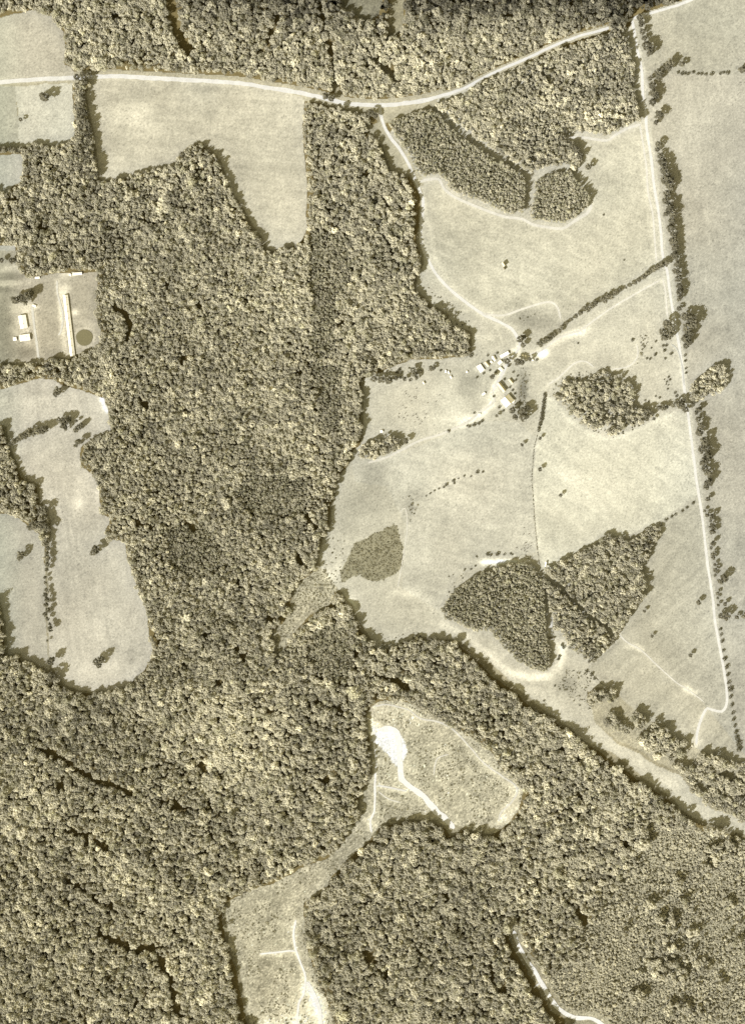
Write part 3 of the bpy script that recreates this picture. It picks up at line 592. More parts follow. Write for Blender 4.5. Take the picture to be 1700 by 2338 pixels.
def tone_at(x, y):
    t = 0.05 + 0.40*fbm(x, y, 170, 70, 3) + 0.62*fbm(x, y, 36, 80, 3)
    t -= 0.66*np.clip((100-y)/90, 0, 1)*np.clip((x-300)/200, 0, 1)  # lens vignette painted into the crown tone, darker towards the top edge
    t += 0.36*np.exp(-(((x-530)/150)**2+((y-1690)/120)**2)) + 0.2*np.exp(-(((x-240)/60)**2+((y-1950)/60)**2)) - 0.16*np.exp(-(((x-260)/90)**2+((y-560)/90)**2)) - 0.14*np.exp(-(((x-120)/110)**2+((y-1640)/80)**2)) + 0.30*np.exp(-(((x-690)/60)**2+((y-1400)/70)**2)) + 0.22*np.exp(-(((x-110)/70)**2+((y-1840)/50)**2))
    t += 0.16*np.exp(-(((x-250)/300)**2+((y-2150)/250)**2))
    t += 0.10*np.clip((x-1500)/200, 0, 1)*np.clip((y-1850)/100, 0, 1)
    t += 0.06*np.exp(-(((x-450)/250)**2+((y-1000)/400)**2))
    # pale-leaved trees in the north-east wood
    q = np.exp(-(((x-1260)/50)**2+((y-225)/22)**2))+np.exp(-(((x-1330)/60)**2+((y-262)/26)**2))+np.exp(-(((x-1345)/28)**2+((y-165)/18)**2))+np.exp(-(((x-1405)/24)**2+((y-255)/20)**2))
    t += np.clip(q, 0, 1)*(RS.rand(len(x)) < 0.6)*0.55
    return t
def plant_mask(x, y):
    m = np.zeros(x.shape, bool); t = np.zeros(x.shape)
    for p, tn in PLANT:
        q = inpoly(x+6*fbm(x, y, 20, 5, 2), y+6*fbm(x, y, 20, 7, 2), p); m |= q; t[q] = tn
    return m, t
SETS = {}
def emit(key, name, label, *arr):
    if len(arr[0]): SETS.setdefault(key, [name, label, []])[2].append(arr)
MAINL = 'broad hardwood forest covering the west and south, broken by fields and clearings'
# tall forest
def large_zone(x, y):
    q = 0.9*fbm(x, y, 190, 61, 3) + 0.5*(y > 1560) + 0.35*(y < 190) - 0.30*np.exp(-(((x-480)/260)**2+((y-850)/420)**2)) + 0.08
    q = q - 0.5*((x > 980) & (x < 1480) & (y > 60) & (y < 420))
    return q > 0.12
xa, ya = jgrid(6.4, 0.44, 21); m = ~large_zone(xa, ya); xa, ya = xa[m], ya[m]
xb, yb = jgrid(8.8, 0.42, 29); m = large_zone(xb, yb); xb, yb = xb[m], yb[m]
x = np.concatenate([xa, xb]); y = np.concatenate([ya, yb]); lg = np.concatenate([np.zeros(len(xa)), np.ones(len(xb))])
hole = (fbm(x, y, 22, 64, 2) < -.34); m = ~hole; x, y, lg = x[m], y[m], lg[m]
ow = owner(x, y); op = openmask(x, y) & (ow < 0); ln = linemask(x, y)
pm, pt = plant_mask(x, y); sc = inpoly(x, y, SCRUB_SE)
even = np.array([(k >= 0 and WOODS[k][3] == 1) for k in ow])
keep = ~op & ~ln & ~pm & ~even & ~sc
for cxx, cyy, rr in CLUMPS_SE: keep |= sc & (np.hypot(x-cxx, y-cyy) < rr) & (RS.rand(len(x)) < .75)
keep &= ~((ow == 3) & (RS.rand(len(x)) < .30)) & ~((ow == 7) & (fbm(x, y, 30, 8, 2) > .08))
x = x[keep]; y = y[keep]; ow = ow[keep]; lg = lg[keep]; n = len(x)
big = RS.rand(n)
r = (4.3+1.5*lg)*np.exp(RS.normal(0, .25, n)) + 1.8*(big > .86) + 1.2*fbm(x, y, 120, 90, 2)*2
hh = (4.4+.3*(r-4.4))*0.72 + 2.4*RS.rand(n)**2*0.5 + 2.4 + 1.6*fbm(x, y, 60, 95, 2)
hh = hh*(1-0.35*np.exp(-(((x-540)/120)**2+((y-1690)/110)**2))-0.35*np.exp(-(((x-690)/60)**2+((y-1400)/70)**2)))
hh = np.clip(1.15*hh*np.exp(RS.normal(0, .10, n)) + 5.5*fbm(x, y, 46, 97, 2) + .6*lg, 3.5, 12.5)
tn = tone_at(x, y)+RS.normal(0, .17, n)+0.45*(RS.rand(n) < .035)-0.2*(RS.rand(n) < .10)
vr = np.where(RS.rand(n) < .86, RS.randint(0, 7, n), RS.randint(7, 11, n))
for k in range(-1, len(WOODS)):
    m = ow == k
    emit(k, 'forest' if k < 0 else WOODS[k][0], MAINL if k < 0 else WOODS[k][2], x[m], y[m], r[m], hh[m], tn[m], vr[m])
# even-aged smooth stands
x, y = jgrid(5.4, 0.36, 22)
ow = owner(x, y); ln = linemask(x, y); pm, pt = plant_mask(x, y)
even = np.array([(k >= 0 and WOODS[k][3] == 1) for k in ow])
keep = ((pm & (ow < 0) & ~openmask(x, y)) | even) & ~ln
x = x[keep]; y = y[keep]; ow = ow[keep]; pt = pt[keep]; n = len(x)
r = 3.3*np.exp(RS.normal(0, .20, n))+1.6*(RS.rand(n) < .08); hh = np.where(ow >= 0, 6.2, 5.4)*np.exp(RS.normal(0, .12, n))+2.5*fbm(x, y, 40, 97, 2)
tn = 0.35*fbm(x, y, 45, 70, 3)+pt*0.35+0.04+np.where(ow >= 0, 0.06, 0)+RS.normal(0, .10, n)
vr = np.where(RS.rand(n) < .5, RS.randint(0, 7, n), RS.randint(7, 11, n))
for k in range(-1, len(WOODS)):
    m = ow == k
    emit(k, 'forest' if k < 0 else WOODS[k][0], MAINL if k < 0 else WOODS[k][2], x[m], y[m], r[m], hh[m], tn[m], vr[m])
# young growth in the south-east
x, y = jgrid(4.5, 0.48, 23)
keep = inpoly(x, y, SCRUB_SE) & ~linemask(x, y) & (fbm(x, y, 40, 33, 3) > -.36) & (RS.rand(len(x)) < .93)
for cxx, cyy, rr in CLUMPS_SE: keep &= np.hypot(x-cxx, y-cyy) > rr*.8
keep &= ~inpoly(x, y, OPEN_E)
x = x[keep]; y = y[keep]; n = len(x)
u = np.clip(1+1.1*fbm(x, y, 34, 88, 3), .7, 1.5)
r = 2.2*u*np.exp(RS.normal(0, .28, n)); hh = 2.1*u**1.6*np.exp(RS.normal(0, .3, n))
emit('se', 'young_growth', 'pale young regrowth of small trees filling the southeast corner', x, y, r, hh, 0.20+0.35*fbm(x, y, 60, 70, 3)+RS.normal(0, .16, n), RS.randint(0, 7, n))
x = RS.uniform(1420, 1700, 70); y = RS.uniform(1960, 2340, 70); keep = inpoly(x, y, SCRUB_SE); x = x[keep]; y = y[keep]; n = len(x)
emit('se', 'young_growth', '', x, y, RS.uniform(2.5, 4, n), RS.uniform(6, 9, n), RS.normal(-.1, .1, n), RS.randint(0, 11, n))
# brush in clearings
x, y = jgrid(5.0, 0.48, 24)
dens = fbm(x, y, 30, 12, 3)
keep = (inpoly(x, y, C_s) & (dens > 0.0) & (RS.rand(len(x)) < .5) | inpoly(x, y, F_scr) & (RS.rand(len(x)) < .75)) & ~linemask(x, y) & ~inpoly(x, y, SAND)
x = x[keep]; y = y[keep]; n = len(x)
emit('cl', 'brush', 'thin pale brush dotting the cleared ground round the white sand pit', x, y, 1.4*np.exp(RS.normal(0, .35, n)), 1.0*np.exp(RS.normal(0, .35, n)), 0.75+RS.normal(0, .2, n), RS.randint(11, 15, n))
x, y = jgrid(4.4, 0.48, 25)
keep = inpoly(x+26*fbm(x, y, 22, 3, 3), y+26*fbm(x, y, 22, 4, 3), S1) & (RS.rand(len(x)) < .78)
x = x[keep]; y = y[keep]; n = len(x)
emit('s1', 'scrub', 'dark kidney-shaped thicket of low scrub in the middle of the pasture', x, y, 1.6*np.exp(RS.normal(0, .35, n)), 1.1*np.exp(RS.normal(0, .3, n)), 0.6+RS.normal(0, .15, n), RS.randint(11, 15, n))
# rough ground scrub on the pale corridor and round the farm
ZONES = [([(1090,1490),(1120,1505),(1210,1575),(1330,1665),(1460,1755),(1560,1840),(1640,1880),(1620,1895),(1540,1850),(1440,1775),(1320,1690),(1200,1600),(1110,1520)],.35),([(1290,1530),(1345,1520),(1355,1600),(1350,1650),(1300,1600),(1270,1570)],.30),([(955,640),(985,660),(1040,700),(1080,735),(1075,755),(1030,735),(990,695)],.16),
 ([(735,1240),(790,1210),(790,1330),(760,1345),(735,1300)],.16),([(840,1470),(900,1450),(960,1440),(960,1458),(890,1485)],.25),([(930,1130),(960,1140),(935,1200),(918,1200)],.2),
 ([(1255,890),(1265,870),(1320,845),(1352,845),(1350,862),(1290,875),(1262,905)],.35),([(1270,918),(1300,950),(1340,980),(1400,1000),(1480,965),(1480,950),(1420,985),(1330,968)],.35),
 ([(1184,880),(1202,870),(1200,925),(1186,925)],.5),([(1185,840),(1210,840),(1205,875),(1190,880)],.3),([(1455,765),(1485,768),(1470,800),(1455,830),(1440,840),(1452,800)],.5),
 ([(1170,720),(1240,712),(1230,725),(1180,745)],.15),([(1505,1740),(1530,1755),(1560,1800),(1540,1800),(1500,1765)],.3),([(1560,1820),(1640,1860),(1700,1880),(1700,1910),(1600,1880)],.35),
 ([(1030,1300),(1070,1300),(1010,1385),(1000,1375)],.08),([(840,868),(900,845),(1000,830),(1000,842),(900,880),(850,895)],.12)]
x, y = jgrid(4.4, 0.48, 26); keep = np.zeros(x.shape, bool)
for p, dn in ZONES: keep |= inpoly(x, y, p) & (RS.rand(len(x)) < dn)
keep &= ~linemask(x, y); x = x[keep]; y = y[keep]; n = len(x)
emit('zz', 'scrub', 'thin scatter of low scrub on rough edges of the farm fields', x, y, 1.5*np.exp(RS.normal(0, .35, n)), 1.2*np.exp(RS.normal(0, .35, n)), 0.4+RS.normal(0, .2, n), RS.randint(11, 15, n))
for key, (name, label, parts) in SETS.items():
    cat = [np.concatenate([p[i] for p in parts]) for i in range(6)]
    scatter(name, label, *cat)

# ------------------------------------------------------------------ single trees and bushes
ORD = ['first','second','third','fourth','fifth','sixth','seventh','eighth','ninth','tenth','eleventh','twelfth','thirteenth','fourteenth','fifteenth','sixteenth','seventeenth','eighteenth','nineteenth','twentieth']
ORD += ['twenty-'+o for o in ORD[:9]] + ['thirtieth'] + ['thirty-'+o for o in ORD[:9]] + ['fortieth'] + ['forty-'+o for o in ORD[:9]] + ['fiftieth'] + ['fifty-'+o for o in ORD[:9]]
_k = [0]
def tree(x, y, r, label, group=None, pine=False, h=None, tint=0.62):
    _k[0] += 1; i = _k[0]; X, Y = P(x, y)
    e = empty('tree', (X, Y, zs(X, Y)+0.2), random.uniform(0, 6.28)); e.scale = (r, r, h if h else 0.9*r+2.0)
    tag(e, label, 'tree', group)
    c = bpy.data.objects.new('crown', (PINES if pine else BROAD)[i % 4]); t = bpy.data.objects.new('trunk', TRUNKS[i % 3])
    v = .68*tint*random.uniform(.85, 1.2)
    for o in (c, t): COL.objects.link(o); o.parent = e
    c.color = (v, v*.99, v*.93, 1)
    return e
def bush(x, y, r, label, group=None, tint=0.9, name='bush'):
    _k[0] += 1; i = _k[0]; X, Y = P(x, y)
    o = bpy.data.objects.new(name, BUSH[i % 4]); COL.objects.link(o); o.location = (X, Y, zs(X, Y)+0.2)
    o.rotation_euler = (0, 0, random.uniform(0, 6.28)); o.scale = (r, r, r*random.uniform(.85, 1.15)); o.color = (tint,)*3+(1,)
    tag(o, label, 'bush', group); return o
def conv(pts, x0, y0, s): return [(x0+p[0]/s, y0+p[1]/s) + tuple(p[2:]) for p in pts]
K = 2.748
def row(pts, word, group, maker=tree, end='north end', **kw):
    for i, p in enumerate(pts):
        maker(p[0], p[1], p[2], '%s %s' % (ORD[i], word), group, **kw)
def orow(pts, noun, rest, group, maker=tree, ax=1, **kw):
    side = 'top' if ax else 'left'
    for i, p in enumerate(sorted(pts, key=lambda q: q[ax])):
        maker(p[0], p[1], p[2], '%s %s from the %s %s' % (ORD[i], noun, side, rest), group, **kw)
# roadside row east of the straight road
er = conv([(982,122,8),(990,160,8),(1000,210,8),(1012,250,7),(1022,300,11),(1045,335,10),(1048,500,6),(1060,545,9),(1062,590,10),(1085,610,8),(1060,650,9),(1100,735,11),(1085,775,6),(1098,915,8),(1092,945,6),(1108,985,8),(1122,1025,10),(1130,1065,10),(1150,1100,10),(1140,1140,12),(1172,1135,9),(1165,1180,10),(1150,1225,9),(1140,1265,9),(1165,1305,11),(1150,1345,8),(1185,1350,10),(1180,1395,9),(1172,1440,10),(1190,1480,9),(1182,1520,9),(1198,1560,9),(1196,1605,9)],1100,0,K)
er += conv([(1190,10,9),(1200,60,9),(1205,110,8),(1212,150,8),(1208,200,9),(1222,245,9),(1228,290,8),(1230,325,9),(1228,365,7),(1225,430,6)],1100,550,K)
row(er, 'tree from the top of the dense row along the east road', 'trees in the row along the upper east road', tint=.5)
er2 = conv([(1262,480,11),(1292,490,12),(1310,525,12),(1275,545,12),(1285,590,11),(1262,620,9),(1285,640,8),(1268,665,7)],1100,550,K)
orow(er2, 'tree', 'of the wide clump east of the road', 'trees of the clump beyond the east road', tint=.5)
er3 = conv([(1268,720,3.5),(1270,755,3.5),(1275,800,3),(1275,830,3)],1100,550,K)
row(er3, 'low bush down the thin hedge above the oval wood', 'hedge bushes above the oval wood', bush)
er4 = conv([(1315,1030,5),(1350,1060,7),(1335,1080,5),(1345,1120,7),(1360,1165,9),(1352,1205,9),(1380,1260,11),(1395,1300,10),(1370,1310,10),(1405,1350,11),(1380,1385,10),(1385,1430,9),(1410,1460,10),(1410,1510,10),(1395,1545,7)],1100,550,K)
er4 += conv([(330,250,6),(285,420,4),(320,480,5),(385,500,7),(372,560,4),(385,640,8),(390,720,7),(398,880,6),(378,950,4),(400,1040,6),(405,1090,5),(430,1190,4),(435,1270,6),(432,1340,4)],1560,1100,6.3)
row(er4, 'tree down from the oval wood in the row east of the road', 'trees in the row along the middle of the east road', tint=.52)
er5 = conv([(505,1430,7),(560,1385,9),(465,1600,4.5),(470,1670,3.5),(478,1770,3.5),(575,1755,5),(508,1925,7),(582,1925,10)],1560,1100,6.3)
orow(er5, 'tree', 'of the loose group where a side hedge leaves the road', 'trees near the side hedge', tint=.55)
row(conv([(740,1945,5),(850,1925,7)],1560,1100,6.3), 'small tree along the side hedge near the right edge', 'side hedge trees', tint=.6)
er6 = conv([(1490,925,3),(1494,960,3),(1500,1000,3.5),(1508,1060,3),(1516,1110,4),(1530,1160,4.5),(1535,1210,3.5),(1542,1260,3.5),(1550,1300,5),(1552,1350,3.5),(1560,1400,3.5),(1568,1450,3.5),(1572,1490,3.5),(1580,1530,3.5),(1585,1570,3.5),(1592,1610,3.5)],1100,1100,K)
er6 += conv([(1345,540,3.5),(1352,620,3.5),(1370,705,4),(1388,750,5.5),(1388,835,5)],1500,1600,7.56)
er6 = [(a_, b_, c_*1.3) for a_, b_, c_ in er6]
row(er6, 'low bush down the thin hedge east of the lower road', 'hedge bushes along the lower east road', bush)
# small hedge in the north-east field
ne = conv([(1165,410,11),(1155,435,9),(1100,470,11),(1100,495,8),(1245,410,7)],1100,0,K)
orow(ne, 'tree', 'in the group west of the short northeast hedge', 'trees in the northeast field', tint=.55)
row(conv([(1225,455,4),(1250,462,4.5),(1270,462,4),(1290,465,4),(1320,455,4),(1350,465,4),(1375,462,4),(1400,468,4),(1435,465,5),(1490,462,3.5),(1510,455,3.5),(1535,460,5)],1100,0,K),
    'bush from the west end of the short hedge in the northeast field', 'short hedge bushes', bush)
row([(1690,162,9),(1700,158,8)], 'tree of the pair where the short hedge meets the right edge', 'edge pair', tint=.55)
# hedge along the west block
h1 = [(178,180,8),(192,178,9),(204,176,8),(196,192,8),(180,198,7),(188,214,8),(192,228,8),(190,243,9),(184,258,8),(196,262,9),(190,276,9),(202,284,9),(186,292,8),(206,300,8),(196,308,9),(184,320,9),(206,322,9),(196,336,9),(212,340,7),(184,344,9),(206,356,9),(194,362,9),(216,368,8),(204,376,9),(186,380,9),(218,388,8),(208,398,9),(222,402,7),(192,404,9)]
row(h1, 'tree from the road down the thick hedge west of the big field', 'trees of the hedge west of the big field', tint=.55)
h2 = [(2,343,7),(14,344,7),(26,343,6),(36,345,7),(46,346,6)]
row(h2, 'tree from the left edge in the short hedge below the bright west field', 'short west hedge trees', tint=.6)
# trees standing alone in fields
SOLO = [(106,226,11,'round tree alone in the bright square field of the northwest'),(98,221,6,'small tree touching the west side of the round field tree'),(49,275,5,'small tree at the west side of the bright square field'),
 (135,893,10,'dark tree alone north of the hedge fragment in the west field'),(132,900,8,'paler tree just below the dark lone one in the west field'),
 (222,1255,10,'big round tree alone in the middle of the long west field'),(214,1262,7,'smaller tree leaning on the big round one in the long field'),(51,1266,9,'lone tree in the narrow westernmost field'),(49,1274,7,'lower tree under the lone one in the narrow westernmost field'),
 (233,1505,9,'dark tree in the rounded bottom of the long west field'),(222,1510,8,'paler tree left of the dark one in the bottom of the long field'),(228,1518,7,'lowest tree of the trio at the bottom of the long field'),
 (118,1435,7,'tree at the lower end of the dividing hedge'),(120,1508,10,'pale round tree where the dividing hedge meets the south wood'),(124,1543,12,'dark tree at the corner of the south wood and long field'),
 (1278,1131,4.5,'tiny round tree alone in the white field'),(1591,1375,6,'small dark tree west of the lower east road'),(1468,1395,4,'faint small tree just east of the diagonal-cut wood'),
 (1486,1452,4,'small tree above the pale diagonal strip'),(1573,1495,5,'brownish small tree in the southeast field'),(1231,1072,5,'small tree beside the long thin fence line'),
 (925,1008,7,'round tree just east of the clump at the pasture corner'),(1155,826,8,'dark tree beside the long white farm roof'),(1180,828,9,'spreading dark tree east of the farm road'),(1190,828,6,'small tree east of the spreading farm tree'),
 (1122,861,6,'tree among the western farm buildings'),(1186,776,9,'tree at the top of the farm where the lane arrives'),(1195,770,5,'small tree right of the one at the lane end'),(1192,789,6,'triangular dark tree just below the lane end'),
 (1208,821,5,'small tree near the white patch east of the farm'),(1168,938,8,'tree directly below the big barn'),(1193,938,9,'upper tree of the pair southeast of the barn'),(1193,953,11,'lower tree of the pair southeast of the barn'),(1174,953,7,'low tree southwest of the pair below the barn'),
 (1132,950,4,'small bushy tree below the barn track'),(1202,932,7,'tree on the east side of the pair below the barn'),(1232,784,5,'small tree at the foot of the diagonal hedge'),
 (1518,743,11,'dark tree at the top of the clump west of the east road'),(1508,760,9,'western tree of the clump west of the east road'),(1524,768,9,'southern tree of the clump west of the east road'),(1512,773,8,'lowest tree of the clump west of the east road'),(1529,755,8,'eastern tree of the clump west of the east road'),
 (68,678,11,'dark tree at the east end of the clump above the west house'),(54,683,10,'middle tree of the clump above the west house'),(40,687,10,'western tree of the clump above the west house'),(60,690,8,'lowest tree of the clump above the west house'),(74,670,8,'outermost east tree of the clump above the west house'),
 (106,1165,10,'round tree off the corner of the west wood'),(100,1196,10,'tree in the angle above the dividing hedge'),(112,1205,9,'tree heading the dividing hedge'),(92,1200,9,'tree left of the heading of the dividing hedge'),(72,1204,8,'tree at the top edge of the narrow west field'),(82,1198,9,'tree between wood and dividing hedge'),
 (32,597,8,'dark tree above the striped ground near the left edge'),(6,596,6,'tree cut by the left edge above the striped ground'),(33,875,6,'small dark tree by the left edge below the wooded belt'),
 (182,1010,8,'tree just outside the corner of the forest by the west field'),(175,1018,5,'small tree beside the one at the forest corner'),
 (853,866,8,'western tree of the broken line north of the cattle'),(870,868,9,'round tree north of the cattle pasture'),(887,870,9,'dark round tree east of the round one north of the cattle'),(903,865,5,'small tree beside the dark round one'),
 (942,846,7,'dark upright tree above the small white shed'),(944,856,6,'tree directly below the dark upright one'),(923,866,5,'dark small tree in the broken line above the cattle'),(950,863,5,'small dark tree right above the white shed'),
 (984,843,6,'tree in the gap between forest and western farm yard'),(1340,383,8,'leaning tree alone beside the northeast wood edge'),(1314,345,8,'tree bulging from the northeast wood edge'),(1322,358,8,'tree standing off the northeast wood edge'),(1283,318,11,'dark round tree at the west end of the short pale track'),(1304,338,9,'dark tree south of the round one at the track end'),
 (1231,1001,4,'tiny tree where two fences meet'),(1190,1016,4,'little tree on the field edge south of the farm'),(845,262,9,'round tree in the corner by the lane junction'),(856,267,7,'tree nearest to the lane at the junction')]
for x_, y_, r_, l_ in SOLO + [(743,222,8,'western tree hanging over the main road above the forest strip'),(757,228,8,'eastern tree hanging over the main road above the forest strip')]: tree(x_, y_, r_, l_, tint=.58)
cl1 = [(146,963,9),(138,960,7),(155,962,9),(160,958,7),(148,972,8),(152,978,6)]
orow(cl1, 'tree', 'of the six-tree clump in the west field', 'trees of the west field clump', ax=0, tint=.6)
cl2 = [(182,976,7),(176,982,7),(188,972,6),(176,962,4)]
orow(cl2, 'tree', 'of four right of the west field clump', 'small group in the west field', tint=.65)
hf = [(106,980,9),(98,986,8),(88,984,9),(80,990,8),(70,988,9),(62,996,8),(52,998,8),(44,1004,7),(35,1008,7),(26,1014,5)]
row(hf, 'tree from the east in the slanting hedge fragment of the west field', 'slanting hedge fragment trees', tint=.7)
dh = [(108,1240,7),(112,1252,6),(110,1264,6),(112,1276,6),(111,1288,6),(109,1300,5),(105,1318,4),(106,1330,4),(108,1346,5),(106,1358,6),(110,1368,6),(108,1380,6),(112,1392,6),(106,1402,6),(111,1412,5),(116,1424,4),(110,1462,3)]
row(dh, 'tree from the top of the thin hedge dividing the two west fields', 'trees of the dividing hedge in the west', tint=.55)
# diagonal hedge from the road to the farm
dg = [(1516,604,9),(1506,607,9),(1497,613,8),(1489,618,8),(1480,622,7),(1472,627,8),(1465,635,8),(1456,641,6),(1447,647,6),(1436,652,5),(1426,658,4),(1413,664,5),(1402,670,8),(1394,679,7),(1384,678,8),(1378,688,8),(1371,684,7),(1357,694,8),(1347,699,7),(1340,708,8),(1331,705,6),(1323,715,7),(1313,722,6),(1303,730,5),(1292,738,5),(1281,746,6),(1274,757,7),(1264,765,6),(1254,770,8),(1248,777,9),(1240,780,8),(1233,788,7),(1226,785,5)]
dg = [(a_, b_, c_*.84) for a_, b_, c_ in dg]
row(dg, 'tree from the east road down the diagonal hedge to the farm', 'trees of the diagonal hedge', tint=.72)
# row of trees between the ragged patch and the road
rr_ = [(1472,952,7),(1474,940,8),(1486,946,5),(1490,957,4),(1501,932,6),(1511,933,7),(1520,930,4),(1533,926,6),(1543,922,8),(1552,928,8),(1560,936,8),(1556,914,6)]
row(rr_, 'tree along the broken row from ragged patch to east road', 'broken row trees', tint=.6)
# bushes
pb = conv([(1140,690,4),(1130,662,3.5),(1150,658,3.5),(1080,715,4),(1180,710,4),(1030,740,3),(1050,742,3.5),(1145,740,3),(1165,855,3),(1175,872,3),(1155,885,2.5),(1205,955,3.5),(1215,975,3.5),(1110,985,3),(1160,930,2.5),(1085,975,2.5),(1020,1002,2.5),(1040,1010,2.5),(1150,900,2),(1140,870,2),(1165,905,2)],1100,550,K)
orow(pb, 'bush', 'of those scattered over the pasture by the east road', 'bushes in the east pasture', bush)
row(conv([(1480,1450,4.5),(1515,1450,3),(1440,1478,2.5),(1398,1475,2.5),(1362,1492,2),(1330,1505,4),(1335,1520,3),(1285,1530,4),(1270,1545,3),(1240,1555,2.5),(1212,1568,2.5),(1185,1585,2.5),(1160,1600,2)],550,550,K),
    'bush from the right in the dotted line crossing the middle pasture', 'dotted line of bushes', bush)
row([(1112,1266,4.5),(1119,1268,3.5),(1134,1265,5),(1150,1266,3),(1164,1264,2.5),(1168,1266,2.5)], 'bush along the bare strip above the wedge plantation', 'bushes above the bare strip', bush)
orow([(1088,1272,2),(1084,1292,2.5),(1074,1300,2.5),(1086,1270,2),(1060,1300,2.5),(1055,1320,2)], 'tiny bush', 'near the curved tip of the wedge plantation', 'bushes by the plantation curve', bush)
row([(1580,1149,4),(1566,1159,3.5),(1555,1167,3.5),(1540,1175,3.5),(1531,1180,3.5),(1518,1188,4),(1507,1197,4)], 'bush from the road on the slanting fence line of the white field', 'slanting fence line bushes', bush)
orow([(1081,970,5),(1092,967,4),(1070,974,3.5),(1099,962,4),(1023,985,4),(1082,943,3),(1066,972,3)], 'bush', 'beside the pale track southwest of the barn', 'bushes by the farm track', bush)
orow([(911,844,4),(914,851,4),(905,850,3.5),(905,862,4),(914,862,4),(950,853,4),(936,868,4),(959,847,4.5),(981,840,4),(990,842,3),(1005,846,3)], 'bush', 'in the broken line above the cattle pasture', 'bushes north of the cattle', bush, ax=0)
orow([(1275,1499,4),(1273,1505,3.5),(1281,1472,4),(1285,1478,4),(1265,1566,2.5),(1240,1600,2.5),(1348,1540,5),(1355,1549,4),(1338,1532,4)], 'bush', 'around the bare ground by the wedge plantation', 'bushes on the bare ground', bush)
orow([(1442,777,4),(1318,784,2.5),(1485,795,2.5),(1495,780,3),(1224,822,3.5),(1066,795,4),(1074,812,5),(1062,806,6),(1423,594,2.5),(1376,491,2.5)], 'small bush', 'of those dotted singly over the farm fields', 'stray farm bushes', bush)

orow([(1163,884,3),(1169,891,3),(1174,899,3),(1150,866,3),(1131,849,3.5),(1117,846,3),(1103,853,3),(1088,862,3),(1176,868,3),(1181,858,3),(1171,850,3),(1160,835,4),(1134,806,3),(1112,812,3),(1126,905,3),(1138,930,3.5),(1148,938,3)], 'little bush', 'of those among the farm buildings', 'bushes among the farm buildings', bush)
# low dense hedge south of the farm, one bush after another
hd = [(1242,900,4),(1242,906,4.5),(1241,912,4.5),(1240,918,4.5),(1240,924,4.5),(1239,930,4.5),(1238,936,4.5),(1237,942,4.5),(1236,948,5),(1235,954,5),(1234,960,5),(1232,966,4.5),(1230,972,4.5),(1229,978,4),(1228,984,3.5)]
row(hd, 'bush from the top of the low straight hedge southeast of the barn', 'low straight hedge', bush)

# ------------------------------------------------------------------ overgrown fence
def fence(pts, label):
    x0, y0 = P(*pts[0]); e = empty('fence', (x0, y0, 0)); tag(e, label, 'fence')
    sm = smooth(pts, 7.0); pos = []
    V = []; F = []
    for q in sm:
        X, Y = P(*q); pos.append((X-x0, Y-y0, zs(X, Y)+0.3))
    for a in pos[::1][:95]:
        r = .12; v = [(a[0]+dx*r, a[1]+dy*r, a[2]+z) for z in (-.3, 1.4) for dx, dy in ((-1,-1),(1,-1),(1,1),(-1,1))]
        v.append((a[0], a[1], a[2]+1.5))
        mesh_obj('post', v, [(0,1,5,4),(1,2,6,5),(2,3,7,6),(3,0,4,7),(4,5,8),(5,6,8),(6,7,8),(7,4,8)], M_wood, e)
    for a, b in zip(pos[:-1], pos[1:]):
        for z in (.5, .9, 1.25):
            k = len(V); w = .02
            V += [(a[0], a[1], a[2]+z-w), (b[0], b[1], b[2]+z-w), (b[0], b[1], b[2]+z+w), (a[0], a[1], a[2]+z+w), (a[0]+w*2, a[1], a[2]+z), (b[0]+w*2, b[1], b[2]+z)]
            F += [(k, k+1, k+2, k+3), (k, k+1, k+5, k+4), (k+4, k+5, k+2, k+3)]
    mesh_obj('wire', V, F, M_wire, e)
    rr = np.random.RandomState(len(sm)); Vw = []; Fw = []; Cw = []; off = 0
    for a, b in zip(pos[:-1], pos[1:]):
        for _ in range(4):
            t = rr.rand(); s = rr.uniform(.4, 1.15)
            c = np.array(a)*(1-t)+np.array(b)*t+np.array([rr.normal(0, .5), rr.normal(0, .5), s*.5])
            Vw.append(IV*(1+rr.uniform(-.35, .35, (len(IV), 1)))*s+c); Fw.append(IF+off); off += len(IV); Cw += [rr.rand()]*len(IV)
    o = mesh_obj('weeds', np.concatenate(Vw).tolist(), [tuple(q) for q in np.concatenate(Fw)], M_bush, e); o['kind'] = 'stuff'
    at = o.data.attributes.new('clump', 'FLOAT', 'POINT'); at.data.foreach_set('value', np.array(Cw, np.float32))
fence([(1227,990),(1219,1020),(1216,1049),(1213,1096),(1216,1132),(1220,1195),(1226,1256),(1231,1293),(1238,1310)], 'weedy fence running down beside the white field to the plantation')
fence([(1343,1532),(1355,1545),(1372,1560),(1390,1570)], 'short weedy fence from the diagonal-cut wood to the southeast strip wood')
fence([(1184,898),(1186,920),(1184,935)], 'short fence east of the big barn')

